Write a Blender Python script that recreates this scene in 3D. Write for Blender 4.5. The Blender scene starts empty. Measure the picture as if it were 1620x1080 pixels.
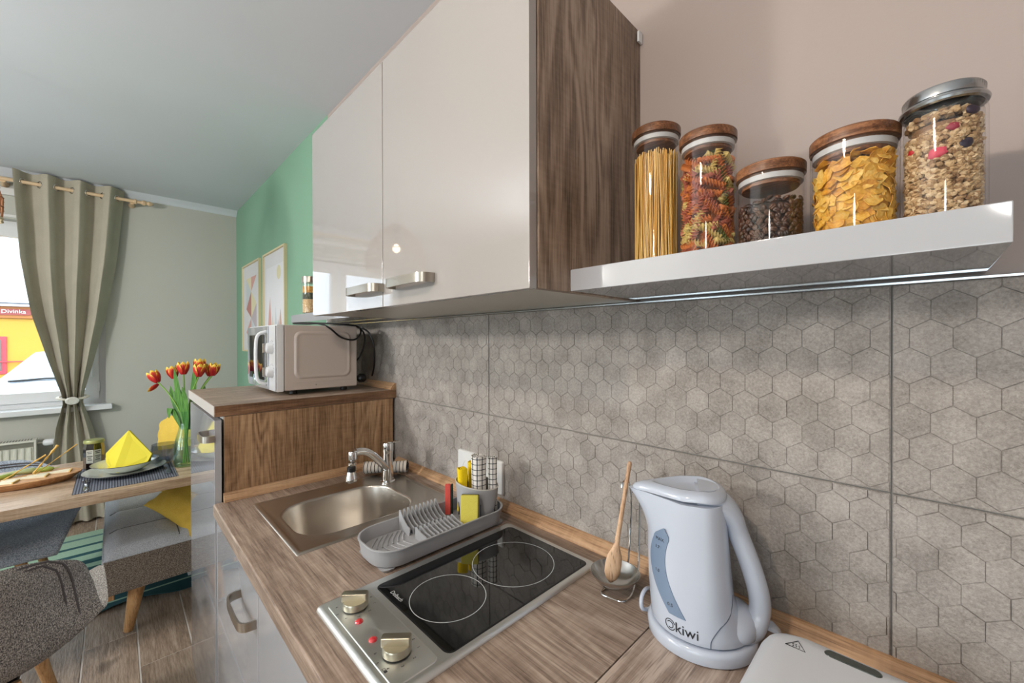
import bpy, bmesh, math, random
from mathutils import Vector, Matrix
from math import sin, cos, pi, radians as D

SC = bpy.context.scene
COL = SC.collection
random.seed(11)

# ------------------------------------------------------------------ camera
cy_, sy_ = cos(.7743), sin(.7743)
PI_, RO = -.0043, -.0023
fw = Vector((-cy_*cos(PI_), sy_*cos(PI_), sin(PI_)))
rt = fw.cross(Vector((0, 0, 1))).normalized(); up = rt.cross(fw)
Rv = rt*cos(RO)+up*sin(RO); Uv = -rt*sin(RO)+up*cos(RO)
cam = bpy.data.cameras.new('camera'); camo = bpy.data.objects.new('camera', cam); COL.objects.link(camo)
camo.matrix_world = Matrix(((Rv.x, Uv.x, -fw.x, 0), (Rv.y, Uv.y, -fw.y, -.84), (Rv.z, Uv.z, -fw.z, 1.40), (0, 0, 0, 1)))
cam.sensor_width = 36; cam.lens = 642.2/1620*36; cam.shift_y = 1.5/1620; cam.clip_start = .02
SC.camera = camo

# ------------------------------------------------------------------ view, world, lights
SC.view_settings.view_transform = 'Standard'; SC.view_settings.look = 'None'
SC.view_settings.gamma = 1; SC.view_settings.use_curve_mapping = False
SC.view_settings.exposure = 0.0
SC.cycles.use_denoising = True
SC.cycles.max_bounces = 8; SC.cycles.diffuse_bounces = 4; SC.cycles.glossy_bounces = 4
SC.cycles.transparent_max_bounces = 16; SC.cycles.transmission_bounces = 6
SC.cycles.caustics_reflective = False; SC.cycles.caustics_refractive = False
SC.cycles.sample_clamp_indirect = 4

W = bpy.data.worlds.new('sky'); SC.world = W; W.use_nodes = True
bg = W.node_tree.nodes['Background']
bg.inputs[0].default_value = (.84, .92, 1, 1); bg.inputs[1].default_value = 6.0      # bright overcast sky

def area(name, loc, rot, sx, sy, power, col, portal=False, spread=180):
    l = bpy.data.lights.new(name, 'AREA'); l.shape = 'RECTANGLE'; l.size = sx; l.size_y = sy
    l.energy = power; l.color = col; l.spread = D(spread)
    if portal: l.cycles.is_portal = True
    o = bpy.data.objects.new(name, l); o.location = loc; o.rotation_euler = rot; COL.objects.link(o); return o

def bulb(name, loc, power, col, r=.03):
    l = bpy.data.lights.new(name, 'POINT'); l.energy = power; l.color = col; l.shadow_soft_size = r
    o = bpy.data.objects.new(name, l); o.location = loc; COL.objects.link(o); return o

# daylight openings (portals) : street window, and two windows added behind the camera for fill
area('street_window_portal', (-4.80, -1.70, 1.6), (0, D(-90), 0), 1.5, 1.7, 1, (1, 1, 1), True)
area('added_window_portal', (-1.9, -3.45, 1.2), (D(90), 0, 0), 1.5, 1.35, 1, (1, 1, 1), True)
area('added_window_portal', (0.4, -3.45, 1.2), (D(90), 0, 0), 1.5, 1.35, 1, (1, 1, 1), True)
# two globe lights added out of frame as fill, and the bulbs of the pendants
bulb('fill_globe_light', (.3, -2.45, 2.05), 12, (1, .95, .88), .11)
bulb('fill_globe_light', (-2.2, -2.78, 2.0), 125, (1, .97, .93), .11)
bulb('pendant_bulb', (-2.80, -1.40, 2.08), 9, (1, .76, .5), .018)
bulb('kitchen_bulb', (-.37, -1.16, 2.02), 33, (1, .81, .64), .04)

# ------------------------------------------------------------------ helpers: objects
def C(r, g, b):
    f = lambda v: (v/255/12.92 if v <= 10 else ((v/255+.055)/1.055)**2.4)
    return (f(r), f(g), f(b), 1)

def link(o, parent=None):
    COL.objects.link(o)
    if parent: o.parent = parent
    return o

def thing(name, label, cat, loc=(0, 0, 0), rz=0, group=None):
    o = bpy.data.objects.new(name, None); o.empty_display_size = .05; COL.objects.link(o)
    o.location = loc; o.rotation_euler = (0, 0, rz); o['label'] = label; o['category'] = cat
    if group: o['group'] = group
    return o

def tag(o, label, cat, group=None, kind=None):
    o['label'] = label; o['category'] = cat
    if group: o['group'] = group
    if kind: o['kind'] = kind
    return o

def obj(name, bm, mat, parent=None, smooth=True, world=False, angle=40):
    """world=True: the bmesh is in world coordinates; it is moved to the parent's frame"""
    me = bpy.data.meshes.new(name)
    bmesh.ops.recalc_face_normals(bm, faces=bm.faces)
    root = parent
    if world:
        M = Matrix.Identity(4); p = parent
        while p:
            M = (Matrix.Translation(p.location) @ p.rotation_euler.to_matrix().to_4x4()) @ M; p = p.parent
        if parent: bmesh.ops.transform(bm, matrix=M.inverted(), verts=bm.verts)
    bm.to_mesh(me); bm.free()
    for m in (mat if isinstance(mat, (list, tuple)) else [mat]): me.materials.append(m)
    if smooth:
        me.polygons.foreach_set('use_smooth', [True]*len(me.polygons))
        me.set_sharp_from_angle(angle=D(angle))
    o = bpy.data.objects.new(name, me); link(o, parent)
    if smooth and len(me.polygons) < 1200:
        w = o.modifiers.new('wn', 'WEIGHTED_NORMAL'); w.keep_sharp = True; w.weight = 60; w.thresh = .01
    if world and not parent:                      # origin at the base of the object
        vs = [v.co for v in me.vertices]
        c = Vector((sum(v.x for v in vs)/len(vs), sum(v.y for v in vs)/len(vs), min(v.z for v in vs)))
        me.transform(Matrix.Translation(-c)); o.location = c
    return o

def struct(name, bm, mat, parent=None, smooth=False):
    o = obj(name, bm, mat, parent, smooth, world=False)
    if not parent: o['kind'] = 'structure'
    return o

def dup(root, loc=None, rz=None, label=None):
    r = root.copy(); COL.objects.link(r)
    if loc is not None: r.location = loc
    if rz is not None: r.rotation_euler = (0, 0, rz)
    if label: r['label'] = label
    for ch in list(root.children):
        c = ch.copy(); COL.objects.link(c); c.parent = r
        for g in ch.children:
            d = g.copy(); COL.objects.link(d); d.parent = c
    return r

# ------------------------------------------------------------------ helpers: meshes
def B(): return bmesh.new()

def box(bm, x0, x1, y0, y1, z0, z1, bev=0, seg=2):
    n0 = len(bm.verts)
    v = [bm.verts.new(p) for p in ((x0,y0,z0),(x1,y0,z0),(x1,y1,z0),(x0,y1,z0),(x0,y0,z1),(x1,y0,z1),(x1,y1,z1),(x0,y1,z1))]
    fs = [bm.faces.new([v[i] for i in f]) for f in ((3,2,1,0),(4,5,6,7),(0,1,5,4),(1,2,6,5),(2,3,7,6),(3,0,4,7))]
    if bev:
        es = list({e for f in fs for e in f.edges})
        bmesh.ops.bevel(bm, geom=es, offset=bev, segments=seg, profile=.5, affect='EDGES')
    return bm

def rbox(x0, x1, y0, y1, z0, z1, bev=.002, seg=2): return box(B(), x0, x1, y0, y1, z0, z1, bev, seg)

def rings(bm, rs, closed=True, cap0=True, cap1=True):
    """loft through rings of equal vertex counts"""
    R = [[bm.verts.new(p) for p in r] for r in rs]
    n = len(R[0])
    for a, b in zip(R, R[1:]):
        for i in range(n if closed else n-1):
            j = (i+1) % n
            try: bm.faces.new((a[i], a[j], b[j], b[i]))
            except ValueError: pass
    if closed and cap0: bm.faces.new(R[0][::-1])
    if closed and cap1: bm.faces.new(R[-1])
    return bm

def lathe(bm, prof, c=(0, 0, 0), seg=32, cap0=True, cap1=True, sx=1, sy=1):
    rs = [[(c[0]+r*cos(2*pi*i/seg)*sx, c[1]+r*sin(2*pi*i/seg)*sy, c[2]+z) for i in range(seg)] for r, z in prof]
    return rings(bm, rs, True, cap0, cap1)

def tube(bm, pts, r, seg=8, closed=False, cap=True, flat=1):
    pts = [Vector(p) for p in pts]; n = len(pts)
    rr = r if isinstance(r, (list, tuple)) else [r]*n
    T = []
    for i in range(n):
        a = pts[(i-1) % n] if (closed or i > 0) else pts[i]
        b = pts[(i+1) % n] if (closed or i < n-1) else pts[i]
        T.append((b-a).normalized())
    nrm = T[0].orthogonal().normalized(); rs = []
    for i in range(n):
        if i: nrm = (nrm-T[i]*nrm.dot(T[i])).normalized()
        bn = T[i].cross(nrm)
        rs.append([pts[i]+nrm*cos(2*pi*k/seg)*rr[i]+bn*sin(2*pi*k/seg)*rr[i]*flat for k in range(seg)])
    if closed: rs.append(rs[0]); return rings(bm, rs, True, False, False)
    return rings(bm, rs, True, cap, cap)

def spline(pts, n=8, closed=False):
    P = [Vector(p) for p in pts]; out = []; m = len(P)
    rng = range(m if closed else m-1)
    for i in rng:
        g = lambda k: P[k % m] if closed else P[min(max(k, 0), m-1)]
        a, b, c, d = g(i-1), g(i), g(i+1), g(i+2)
        for s in range(n):
            t = s/n
            out.append(.5*((2*b)+(c-a)*t+(2*a-5*b+4*c-d)*t*t+(3*b-a-3*c+d)*t**3))
    if not closed: out.append(P[-1])
    return out

def rrect(x0, x1, y0, y1, r, n=6):
    """rounded rectangle outline (2D), 4*(n+1) points, counter-clockwise from the lower right"""
    out = []
    for cx, cy, a0 in ((x1-r, y0+r, -90), (x1-r, y1-r, 0), (x0+r, y1-r, 90), (x0+r, y0+r, 180)):
        for k in range(n+1):
            a = D(a0+90*k/n); out.append((cx+r*cos(a), cy+r*sin(a)))
    return out

def at(ring2, z): return [(x, y, z) for x, y in ring2]

def prism(bm, poly, z0, z1, f=lambda x, y, z: (x, y, z)):
    rings(bm, [[f(x, y, z0) for x, y in poly], [f(x, y, z1) for x, y in poly]]); return bm

def xform(bm, M): bmesh.ops.transform(bm, matrix=M, verts=bm.verts); return bm

def bevel_all(bm, off, seg=2, ang=30):
    es = [e for e in bm.edges if len(e.link_faces) == 2 and e.calc_face_angle(0) > D(ang)]
    bmesh.ops.bevel(bm, geom=es, offset=off, segments=seg, profile=.5, affect='EDGES'); return bm

def grid(bm, nu, nv, f):
    V = [[bm.verts.new(f(i/nu, j/nv)) for j in range(nv+1)] for i in range(nu+1)]
    for i in range(nu):
        for j in range(nv): bm.faces.new((V[i][j], V[i+1][j], V[i+1][j+1], V[i][j+1]))
    return bm

def thick_grid(bm, nu, nv, f, g):
    """closed sheet between the surfaces f and g (same parameters)"""
    A = [[bm.verts.new(f(i/nu, j/nv)) for j in range(nv+1)] for i in range(nu+1)]
    Bb = [[bm.verts.new(g(i/nu, j/nv)) for j in range(nv+1)] for i in range(nu+1)]
    for i in range(nu):
        for j in range(nv):
            bm.faces.new((A[i][j], A[i+1][j], A[i+1][j+1], A[i][j+1])); bm.faces.new((Bb[i][j+1], Bb[i+1][j+1], Bb[i+1][j], Bb[i][j]))
    for i in range(nu):
        bm.faces.new((A[i][0], Bb[i][0], Bb[i+1][0], A[i+1][0])); bm.faces.new((A[i+1][nv], Bb[i+1][nv], Bb[i][nv], A[i][nv]))
    for j in range(nv):
        bm.faces.new((A[0][j+1], Bb[0][j+1], Bb[0][j], A[0][j])); bm.faces.new((A[nu][j], Bb[nu][j], Bb[nu][j+1], A[nu][j+1]))
    return bm

def sphere(bm, c, rx, ry=None, rz=None, u=12, v=8):
    ry = ry or rx; rz = rz or rx
    bmesh.ops.create_uvsphere(bm, u_segments=u, v_segments=v, radius=1, matrix=Matrix.Translation(c) @ Matrix.Diagonal((rx, ry, rz, 1)))
    return bm

def text_bm(s, size, depth=.0002, align='CENTER'):
    cu = bpy.data.curves.new('t', 'FONT'); cu.body = s; cu.size = size; cu.extrude = depth; cu.align_x = align; cu.align_y = 'CENTER'
    cu.resolution_u = 3
    o = bpy.data.objects.new('t', cu); COL.objects.link(o)
    me = bpy.data.meshes.new_from_object(o.evaluated_get(bpy.context.evaluated_depsgraph_get()))
    bm = B(); bm.from_mesh(me)
    bpy.data.objects.remove(o); bpy.data.curves.remove(cu); bpy.data.meshes.remove(me)
    return bm

def deform(bm, f):
    for v in bm.verts: v.co = Vector(f(*v.co))
    return bm

# ------------------------------------------------------------------ helpers: materials
def mat(name, col=(.8, .8, .8, 1), rough=.5, metal=0, spec=.5, **kw):
    m = bpy.data.materials.new(name); m.use_nodes = True
    p = m.node_tree.nodes['Principled BSDF']
    p.inputs['Base Color'].default_value = col; p.inputs['Roughness'].default_value = rough
    p.inputs['Metallic'].default_value = metal; p.inputs['Specular IOR Level'].default_value = spec
    for k, v in kw.items(): p.inputs[k.replace('_', ' ')].default_value = v
    return m

class N:
    def __init__(s, m): s.t = m.node_tree; s.p = s.t.nodes['Principled BSDF']
    def n(s, kind, **kw):
        nd = s.t.nodes.new('ShaderNode'+kind)
        for k, v in kw.items():
            if k.startswith('i_'):
                key = k[2:]; key = int(key) if key.isdigit() else key.replace('_', ' ')
                if hasattr(v, 'is_output') or isinstance(v, bpy.types.NodeSocket): s.t.links.new(v, nd.inputs[key])
                else: nd.inputs[key].default_value = v
            else: setattr(nd, k, v)
        return nd
    def l(s, a, b): s.t.links.new(a, b)
    def math(s, op, a, b=0.0, c=0.0):
        nd = s.t.nodes.new('ShaderNodeMath'); nd.operation = op
        for i, v in enumerate((a, b, c)):
            if isinstance(v, bpy.types.NodeSocket): s.l(v, nd.inputs[i])
            else: nd.inputs[i].default_value = v
        return nd.outputs[0]
    def ramp(s, fac, stops, interp='LINEAR'):
        nd = s.t.nodes.new('ShaderNodeValToRGB'); cr = nd.color_ramp; cr.interpolation = interp
        while len(cr.elements) < len(stops): cr.elements.new(.5)
        for e, (p, c) in zip(cr.elements, stops): e.position = p; e.color = c
        s.l(fac, nd.inputs[0]); return nd.outputs[0]
    def mix(s, fac, a, b, mode='MIX'):
        nd = s.t.nodes.new('ShaderNodeMix'); nd.data_type = 'RGBA'; nd.blend_type = mode
        for i, v in ((0, fac), (6, a), (7, b)):
            if isinstance(v, bpy.types.NodeSocket): s.l(v, nd.inputs[i])
            else: nd.inputs[i].default_value = v
        return nd.outputs[2]
    def noise(s, vec, scale, detail=4, rough=.5, dist=0):
        nd = s.n('TexNoise', i_Scale=scale, i_Detail=detail, i_Roughness=rough, i_Distortion=dist)
        if vec is not None: s.l(vec, nd.inputs['Vector'])
        return nd.outputs['Fac']
    def coord(s, scale=(1, 1, 1), rot=(0, 0, 0), out='Object', loc=(0, 0, 0)):
        c = s.n('TexCoord'); mp = s.n('Mapping', i_Scale=scale, i_Rotation=rot, i_Location=loc); s.l(c.outputs[out], mp.inputs[0]); return mp.outputs[0]
    def bump(s, h, strength=.2, dist=.001):
        b = s.n('Bump', i_Strength=strength, i_Distance=dist, i_Height=h); s.l(b.outputs[0], s.p.inputs['Normal'])

def wood(name, dark, mid, light, axis='X', rough=.5, ring=1.0, bump=.15, loc=(0, 0, 0), boards=0, scale=1, spec=.35):
    """laminate oak: long cathedral figure, fine pores and short cross cracks; axis is the grain direction"""
    m = mat(name, mid, rough, spec=spec); n = N(m)
    i = 'XYZ'.index(axis)
    def sc(along, across): return tuple((along if k == i else across)*scale for k in range(3))
    v = n.coord(sc(1.1, 7), loc=loc)
    nd = n.n('TexNoise', i_Scale=1.0, i_Detail=2, i_Roughness=.45, i_Distortion=.7); n.l(v, nd.inputs['Vector'])
    rg = n.math('SINE', n.math('MULTIPLY', nd.outputs['Fac'], 95*ring))
    rg = n.math('MULTIPLY_ADD', rg, .5, .5)
    fib = n.noise(n.coord(sc(9, 240)), 1, 3, .65)
    fib2 = n.noise(n.coord(sc(2.5, 60), loc=(3, 5, 1)), 1, 4, .6)
    crk = n.noise(n.coord(sc(120, 18)), 1, 2, .5)
    big = n.noise(n.coord(sc(1.6, 3.2), loc=(7, 2, 4)), 1, 3)
    mask = n.math('SMOOTH_MIN', n.math('MAXIMUM', n.math('MULTIPLY_ADD', big, 3.5, -1.4), 0), 1, .1)
    f = n.math('ADD', n.math('MULTIPLY', fib, .42), n.math('MULTIPLY', fib2, .40))
    f = n.math('ADD', f, n.math('MULTIPLY', n.math('MULTIPLY', rg, mask), .20))
    f = n.math('ADD', f, n.math('MULTIPLY', crk, .10))
    col = n.ramp(f, [(.34, dark), (.50, mid), (.66, light)])
    if boards:                                    # printed strips of slightly different tone
        sep = n.n('SeparateXYZ'); n.l(n.coord(), sep.inputs[0])
        j = boards[0]; q = n.math('FLOOR', n.math('MULTIPLY', sep.outputs[j], boards[1]))
        wn = n.n('TexWhiteNoise', noise_dimensions='1D'); n.l(q, wn.inputs['W'])
        col = n.mix(.55, col, n.ramp(wn.outputs[0], [(0, (.62, .62, .62, 1)), (1, (1.0, 1.0, 1.0, 1))]), 'MULTIPLY')
    por = n.ramp(n.noise(n.coord(sc(13, 330), loc=(2, 9, 5)), 1, 2, .5), [(.30, (.52, .50, .48, 1)), (.42, (1, 1, 1, 1)), (.62, (1, 1, 1, 1)), (.74, (1.16, 1.15, 1.13, 1))])
    col = n.mix(.85, col, por, 'MULTIPLY')
    n.l(col, n.p.inputs['Base Color'])
    n.bump(f, bump, .001)
    return m

def fabric(name, a, b, scale=420, bump=.5, stretch=(1, 1, 1), rough=.95, c=None):
    m = mat(name, a, rough, spec=.15); n = N(m)
    f = n.noise(n.coord(tuple(s*scale for s in stretch)), 1, 2, .7)
    g = n.noise(n.coord(), 9, 2)
    col = n.ramp(f, [(.38, a), (.62, b)] if c is None else [(.34, a), (.5, b), (.66, c)])
    col = n.mix(.25, col, n.ramp(g, [(.3, (.7, .7, .7, 1)), (.7, (1, 1, 1, 1))]), 'MULTIPLY')
    n.l(col, n.p.inputs['Base Color']); n.bump(f, bump, .002); return m

def paint(name, col, bump=.12, rough=.75, scale=35):
    m = mat(name, col, rough, spec=.25); n = N(m)
    f = n.noise(n.coord(), scale, 5, .6); g = n.noise(n.coord(), 1.3, 3)
    n.l(n.mix(.12, col, n.ramp(g, [(.35, (.75, .75, .75, 1)), (.65, (1, 1, 1, 1))]), 'MULTIPLY'), n.p.inputs['Base Color'])
    n.bump(f, bump, .003); return m

def glass(name, tint=(1, 1, 1, 1), refl=.08, rough=.0, ior=1.45):
    m = bpy.data.materials.new(name); m.use_nodes = True; t = m.node_tree; t.nodes.clear()
    o = t.nodes.new('ShaderNodeOutputMaterial'); mx = t.nodes.new('ShaderNodeMixShader')
    tr = t.nodes.new('ShaderNodeBsdfTransparent'); tr.inputs[0].default_value = tint
    gl = t.nodes.new('ShaderNodeBsdfGlossy'); gl.inputs['Roughness'].default_value = rough
    fr = t.nodes.new('ShaderNodeLayerWeight'); fr.inputs[0].default_value = .5
    pw = t.nodes.new('ShaderNodeMath'); pw.operation = 'POWER'; pw.inputs[1].default_value = 4.5
    ad = t.nodes.new('ShaderNodeMath'); ad.operation = 'MULTIPLY_ADD'; ad.inputs[1].default_value = .6; ad.inputs[2].default_value = .02+refl*.25; ad.use_clamp = True
    t.links.new(fr.outputs['Facing'], pw.inputs[0]); t.links.new(pw.outputs[0], ad.inputs[0]); t.links.new(ad.outputs[0], mx.inputs[0])
    t.links.new(tr.outputs[0], mx.inputs[1]); t.links.new(gl.outputs[0], mx.inputs[2]); t.links.new(mx.outputs[0], o.inputs[0])
    return m

M = {}
M['ceiling'] = paint('ceiling_paint', C(208, 214, 221), .25, scale=14)
M['wall_grey'] = paint('grey_wall_paint', C(186, 186, 178), .15)
M['wall_green'] = paint('green_wall_paint', C(130, 168, 144), .15)
M['wall_beige'] = paint('pale_wall_paint', C(174, 161, 155), .3, scale=22)
M['white'] = mat('white_plastic', C(222, 224, 226), .3)
M['white_matt'] = mat('white_matt', C(215, 215, 213), .6)
M['gloss'] = mat('glossy_offwhite_lacquer', C(160, 156, 153), .035, spec=.5, Coat_Weight=.6, Coat_Roughness=.02)
M['gloss_white'] = mat('glossy_white_lacquer', C(174, 176, 181), .06, spec=.6, Coat_Weight=.6, Coat_Roughness=.03)
M['under'] = mat('cabinet_underside_grey', C(188, 186, 176), .3)
M['counter'] = wood('countertop_oak', C(108, 91, 79), C(150, 131, 117), C(184, 166, 151), 'X', .38, .7, .25)
M['counter_turned'] = wood('countertop_oak_turned', C(112, 94, 82), C(156, 137, 123), C(190, 172, 158), 'Y', .38, .7, .25)
M['top_oak'] = wood('unit_top_oak', C(100, 86, 76), C(160, 140, 124), C(190, 172, 156), 'Y', .38, .8, .2)
M['edge_oak'] = wood('edge_band_oak', C(66, 44, 30), C(122, 90, 66), C(156, 122, 92), 'Y', .45, .4, .2, scale=1.3)
M['side_oak'] = wood('side_panel_oak', C(96, 80, 66), C(150, 129, 112), C(186, 165, 146), 'Z', .45, .8, .2, boards=(1, 9.5))
M['side_oak_warm'] = wood('warm_side_panel_oak', C(108, 80, 54), C(172, 136, 102), C(206, 170, 132), 'Z', .45, .8, .2, boards=(1, 9.5), loc=(1, 4, 2))
M['trim_oak'] = wood('upstand_oak', C(140, 104, 74), C(186, 148, 112), C(206, 172, 138), 'X', .45, .3, .1)
M['trim_oak_y'] = wood('upstand_oak_side', C(140, 104, 74), C(186, 148, 112), C(206, 172, 138), 'Y', .45, .3, .1)
M['table_oak'] = wood('table_oak', C(122, 96, 72), C(172, 146, 120), C(196, 172, 148), 'Y', .4, .4, .15)
M['leg_oak'] = wood('leg_oak', C(150, 108, 66), C(196, 152, 104), C(214, 174, 128), 'Z', .45, .3, .1)
M['board_wood'] = wood('board_wood', C(150, 104, 66), C(196, 150, 104), C(218, 178, 132), 'Y', .5, .3, .1)
M['spoon_wood'] = wood('beech', C(180, 140, 108), C(214, 178, 144), C(226, 194, 162), 'Z', .55, .2, .1)
M['lid_wood'] = wood('acacia_lid', C(58, 34, 20), C(116, 76, 50), C(160, 112, 78), 'X', .35, .8, .15, scale=2.2)
M['frame_wood'] = mat('pale_ash', C(214, 200, 160), .5)
M['rod_wood'] = mat('beech_rod', C(214, 186, 150), .4)
M['nickel'] = mat('brushed_nickel', C(176, 170, 160), .28, 1)
M['chrome'] = mat('chrome', C(225, 225, 225), .06, 1)
M['black'] = mat('black_plastic', C(14, 14, 15), .35)
M['black_cable'] = mat('black_rubber', C(10, 10, 12), .4)
M['grey_plastic'] = mat('grey_plastic', C(166, 167, 170), .42)
M['dark_print'] = mat('dark_print', C(30, 32, 36), .5)
M['grout'] = mat('grout', C(120, 118, 114), .9)
M['grout_light'] = mat('light_grout', C(206, 201, 196), .9)
M['profile'] = mat('aluminium_profile', C(190, 196, 200), .22, 1)

def steel(name, ax=0, col=C(206, 199, 190), rough=.3):
    m = mat(name, col, rough, 1); n = N(m)
    s = [30, 30, 30]; s[ax] = 1.5
    f = n.noise(n.coord(tuple(k*14 for k in s)), 1, 3, .6)
    n.l(n.ramp(f, [(.3, (rough*.96,)*3+(1,)), (.7, (rough*1.04,)*3+(1,))]), n.p.inputs['Roughness'])
    m.node_tree.nodes['Principled BSDF'].inputs['Anisotropic'].default_value = .4
    return m
M['steel'] = steel('sink_steel', 1)
M['bowl_steel'] = mat('polished_steel', C(208, 206, 202), .2, 1)
M['steel_hob'] = steel('hob_steel', 0, C(232, 233, 230), .36)
M['glass'] = glass('clear_glass'); M['pane'] = glass('window_glass', (.97, .99, .98, 1), .05)
M['green_glass'] = glass('greenish_glass', (.86, .95, .92, 1), .15)
M['smoke_glass'] = glass('smoked_glass', (.70, .73, .78, 1), .2)
M['water'] = glass('water', (.88, .93, .9, 1), .15, ior=1.33)

def tile_mat():
    m = mat('stone_look_tile', C(158, 150, 142), .62, spec=.3); n = N(m)
    a = n.n('Attribute', attribute_name='hexv')
    sp = n.noise(n.coord(), 260, 4, .7); md = n.noise(n.coord(), 16, 3); lg = n.noise(n.coord(), 3.2, 2)
    col = n.ramp(n.math('ADD', n.math('MULTIPLY', sp, .55), n.math('MULTIPLY', md, .45)), [(.34, C(130, 124, 118)), (.51, C(163, 156, 150)), (.68, C(188, 181, 175))])
    col = n.mix(1.0, col, n.ramp(a.outputs['Fac'], [(0, (.82, .82, .82, 1)), (1, (1.07, 1.07, 1.07, 1))]), 'MULTIPLY')
    col = n.mix(.5, col, n.ramp(lg, [(.35, (.88, .87, .85, 1)), (.65, (1, 1, 1, 1))]), 'MULTIPLY')
    n.l(col, n.p.inputs['Base Color'])
    h = n.math('ADD', n.math('MULTIPLY', n.noise(n.coord(), 210, 3, .65), 1.0), n.math('MULTIPLY', n.noise(n.coord(), 62, 3, .6, .6), .8))
    n.bump(h, .62, .0026); return m
M['tile'] = tile_mat()

def floor_mat():
    m = mat('wood_look_floor_tile', C(140, 120, 105), .24, spec=.5); n = N(m)
    oi = n.n('ObjectInfo'); off = n.n('CombineXYZ', i_X=n.math('MULTIPLY', oi.outputs['Random'], 40.0), i_Y=n.math('MULTIPLY', oi.outputs['Random'], 23.0))
    tc = n.n('TexCoord'); va = n.n('VectorMath', operation='ADD'); n.l(tc.outputs['Object'], va.inputs[0]); n.l(off.outputs[0], va.inputs[1])
    def mp(s): q = n.n('Mapping', i_Scale=s); n.l(va.outputs[0], q.inputs[0]); return q.outputs[0]
    a = n.noise(mp((2, 16, 1)), 1, 4, .6, 1.2); b = n.noise(mp((14, 160, 1)), 1, 4, .7); g = n.noise(mp((3.5, 6, 1)), 1, 2)
    f = n.math('ADD', n.math('MULTIPLY', a, .5), n.math('MULTIPLY', b, .5))
    col = n.ramp(f, [(.34, C(112, 98, 86)), (.5, C(160, 142, 126)), (.66, C(190, 174, 158))])
    col = n.mix(.7, col, n.ramp(oi.outputs['Random'], [(0, (.72, .7, .7, 1)), (.5, (.95, .9, .86, 1)), (1, (1.08, 1.04, 1, 1))]), 'MULTIPLY')
    col = n.mix(n.ramp(g, [(.68, (0, 0, 0, 1)), (.75, (.6, .6, .6, 1))]), col, C(70, 56, 46))
    n.l(col, n.p.inputs['Base Color'])
    w = n.noise(mp((9, 55, 1)), 1, 3, .6, .8)
    n.bump(n.math('ADD', b, w), .35, .003); return m
M['floor'] = floor_mat()
# ================================================================== THE ROOM
XW, YB, XR, ZC = -4.64, -3.30, 1.60, 2.64
struct('floor', box(B(), XW-.3, XR+.2, YB-.2, .2, -.12, -.0022), M['grout_light'])
FLO = bpy.data.objects['floor']
k = 0
for r in range(19):
    y1 = -.0-.0 + .01 - .18*r + (-.61+.59) ; y0 = y1-.18
    # joints at y = -.59, -.77, -.95 ... ; end joints alternate
    y1 = -.05-.18*r; y0 = y1-.18
    xs = {0: -2.366, 1: -2.664, 2: -2.07}[(r) % 3]
    a = xs-.9*3
    while a < XR:
        b = a+.9
        xa, xb = max(a, XW), min(b, XR)
        if xb-xa > .02 and y0 > YB-.1:
            o = obj('plank', box(B(), -(xb-xa)/2+.0020, (xb-xa)/2-.0020, -.09+.0028, .09-.0028, -.012, 0, .0010, 1), M['floor'], FLO, smooth=False)
            o.location = ((xa+xb)/2, (y0+y1)/2, 0)
        a = b
ceil_bm = box(B(), XW-.3, XR+.2, YB-.2, .2, ZC, ZC+.12)
struct('ceiling', ceil_bm, M['ceiling'])

# long wall: masonry behind, green paint left, pale paint right
struct('wall_right', box(B(), XW-.3, XR+.2, 0, .16, -.1, ZC), M['wall_beige'])
WR = bpy.data.objects['wall_right']
g = obj('green_paint_field', box(B(), XW, -2.303, -.0015, .001, 0, ZC), M['wall_green'], WR, smooth=False)
g['label'] = 'sage green painted part of the long wall'

# hexagon embossed tiles
HW, HR = .0433, .0405
def clip(poly, x0, x1, z0, z1):
    for ax, lim, sgn in ((0, x0, 1), (0, x1, -1), (1, z0, 1), (1, z1, -1)):
        out = []
        for i in range(len(poly)):
            a, b = poly[i], poly[(i+1) % len(poly)]
            ia, ib = sgn*(a[ax]-lim) >= 0, sgn*(b[ax]-lim) >= 0
            if ia != ib:
                t = (lim-a[ax])/(b[ax]-a[ax]); p = (a[0]+(b[0]-a[0])*t, a[1]+(b[1]-a[1])*t)
                out.append(p)
            if ib: out.append(b)
        poly = out
        if len(poly) < 3: return []
    return poly

def inset(poly, d):
    n = len(poly); out = []
    c = (sum(p[0] for p in poly)/n, sum(p[1] for p in poly)/n)
    for i in range(n):
        p0, p1, p2 = poly[i-1], poly[i], poly[(i+1) % n]
        e1 = Vector((p1[0]-p0[0], p1[1]-p0[1])); e2 = Vector((p2[0]-p1[0], p2[1]-p1[1]))
        if e1.length < 1e-6 or e2.length < 1e-6: out.append(p1); continue
        n1 = Vector((-e1.y, e1.x)).normalized(); n2 = Vector((-e2.y, e2.x)).normalized()
        m = (n1+n2); m = m/max(.3, m.dot(n1)) if m.length > 1e-6 else n1
        out.append((p1[0]+m.x*d, p1[1]+m.y*d))
    return out

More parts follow.
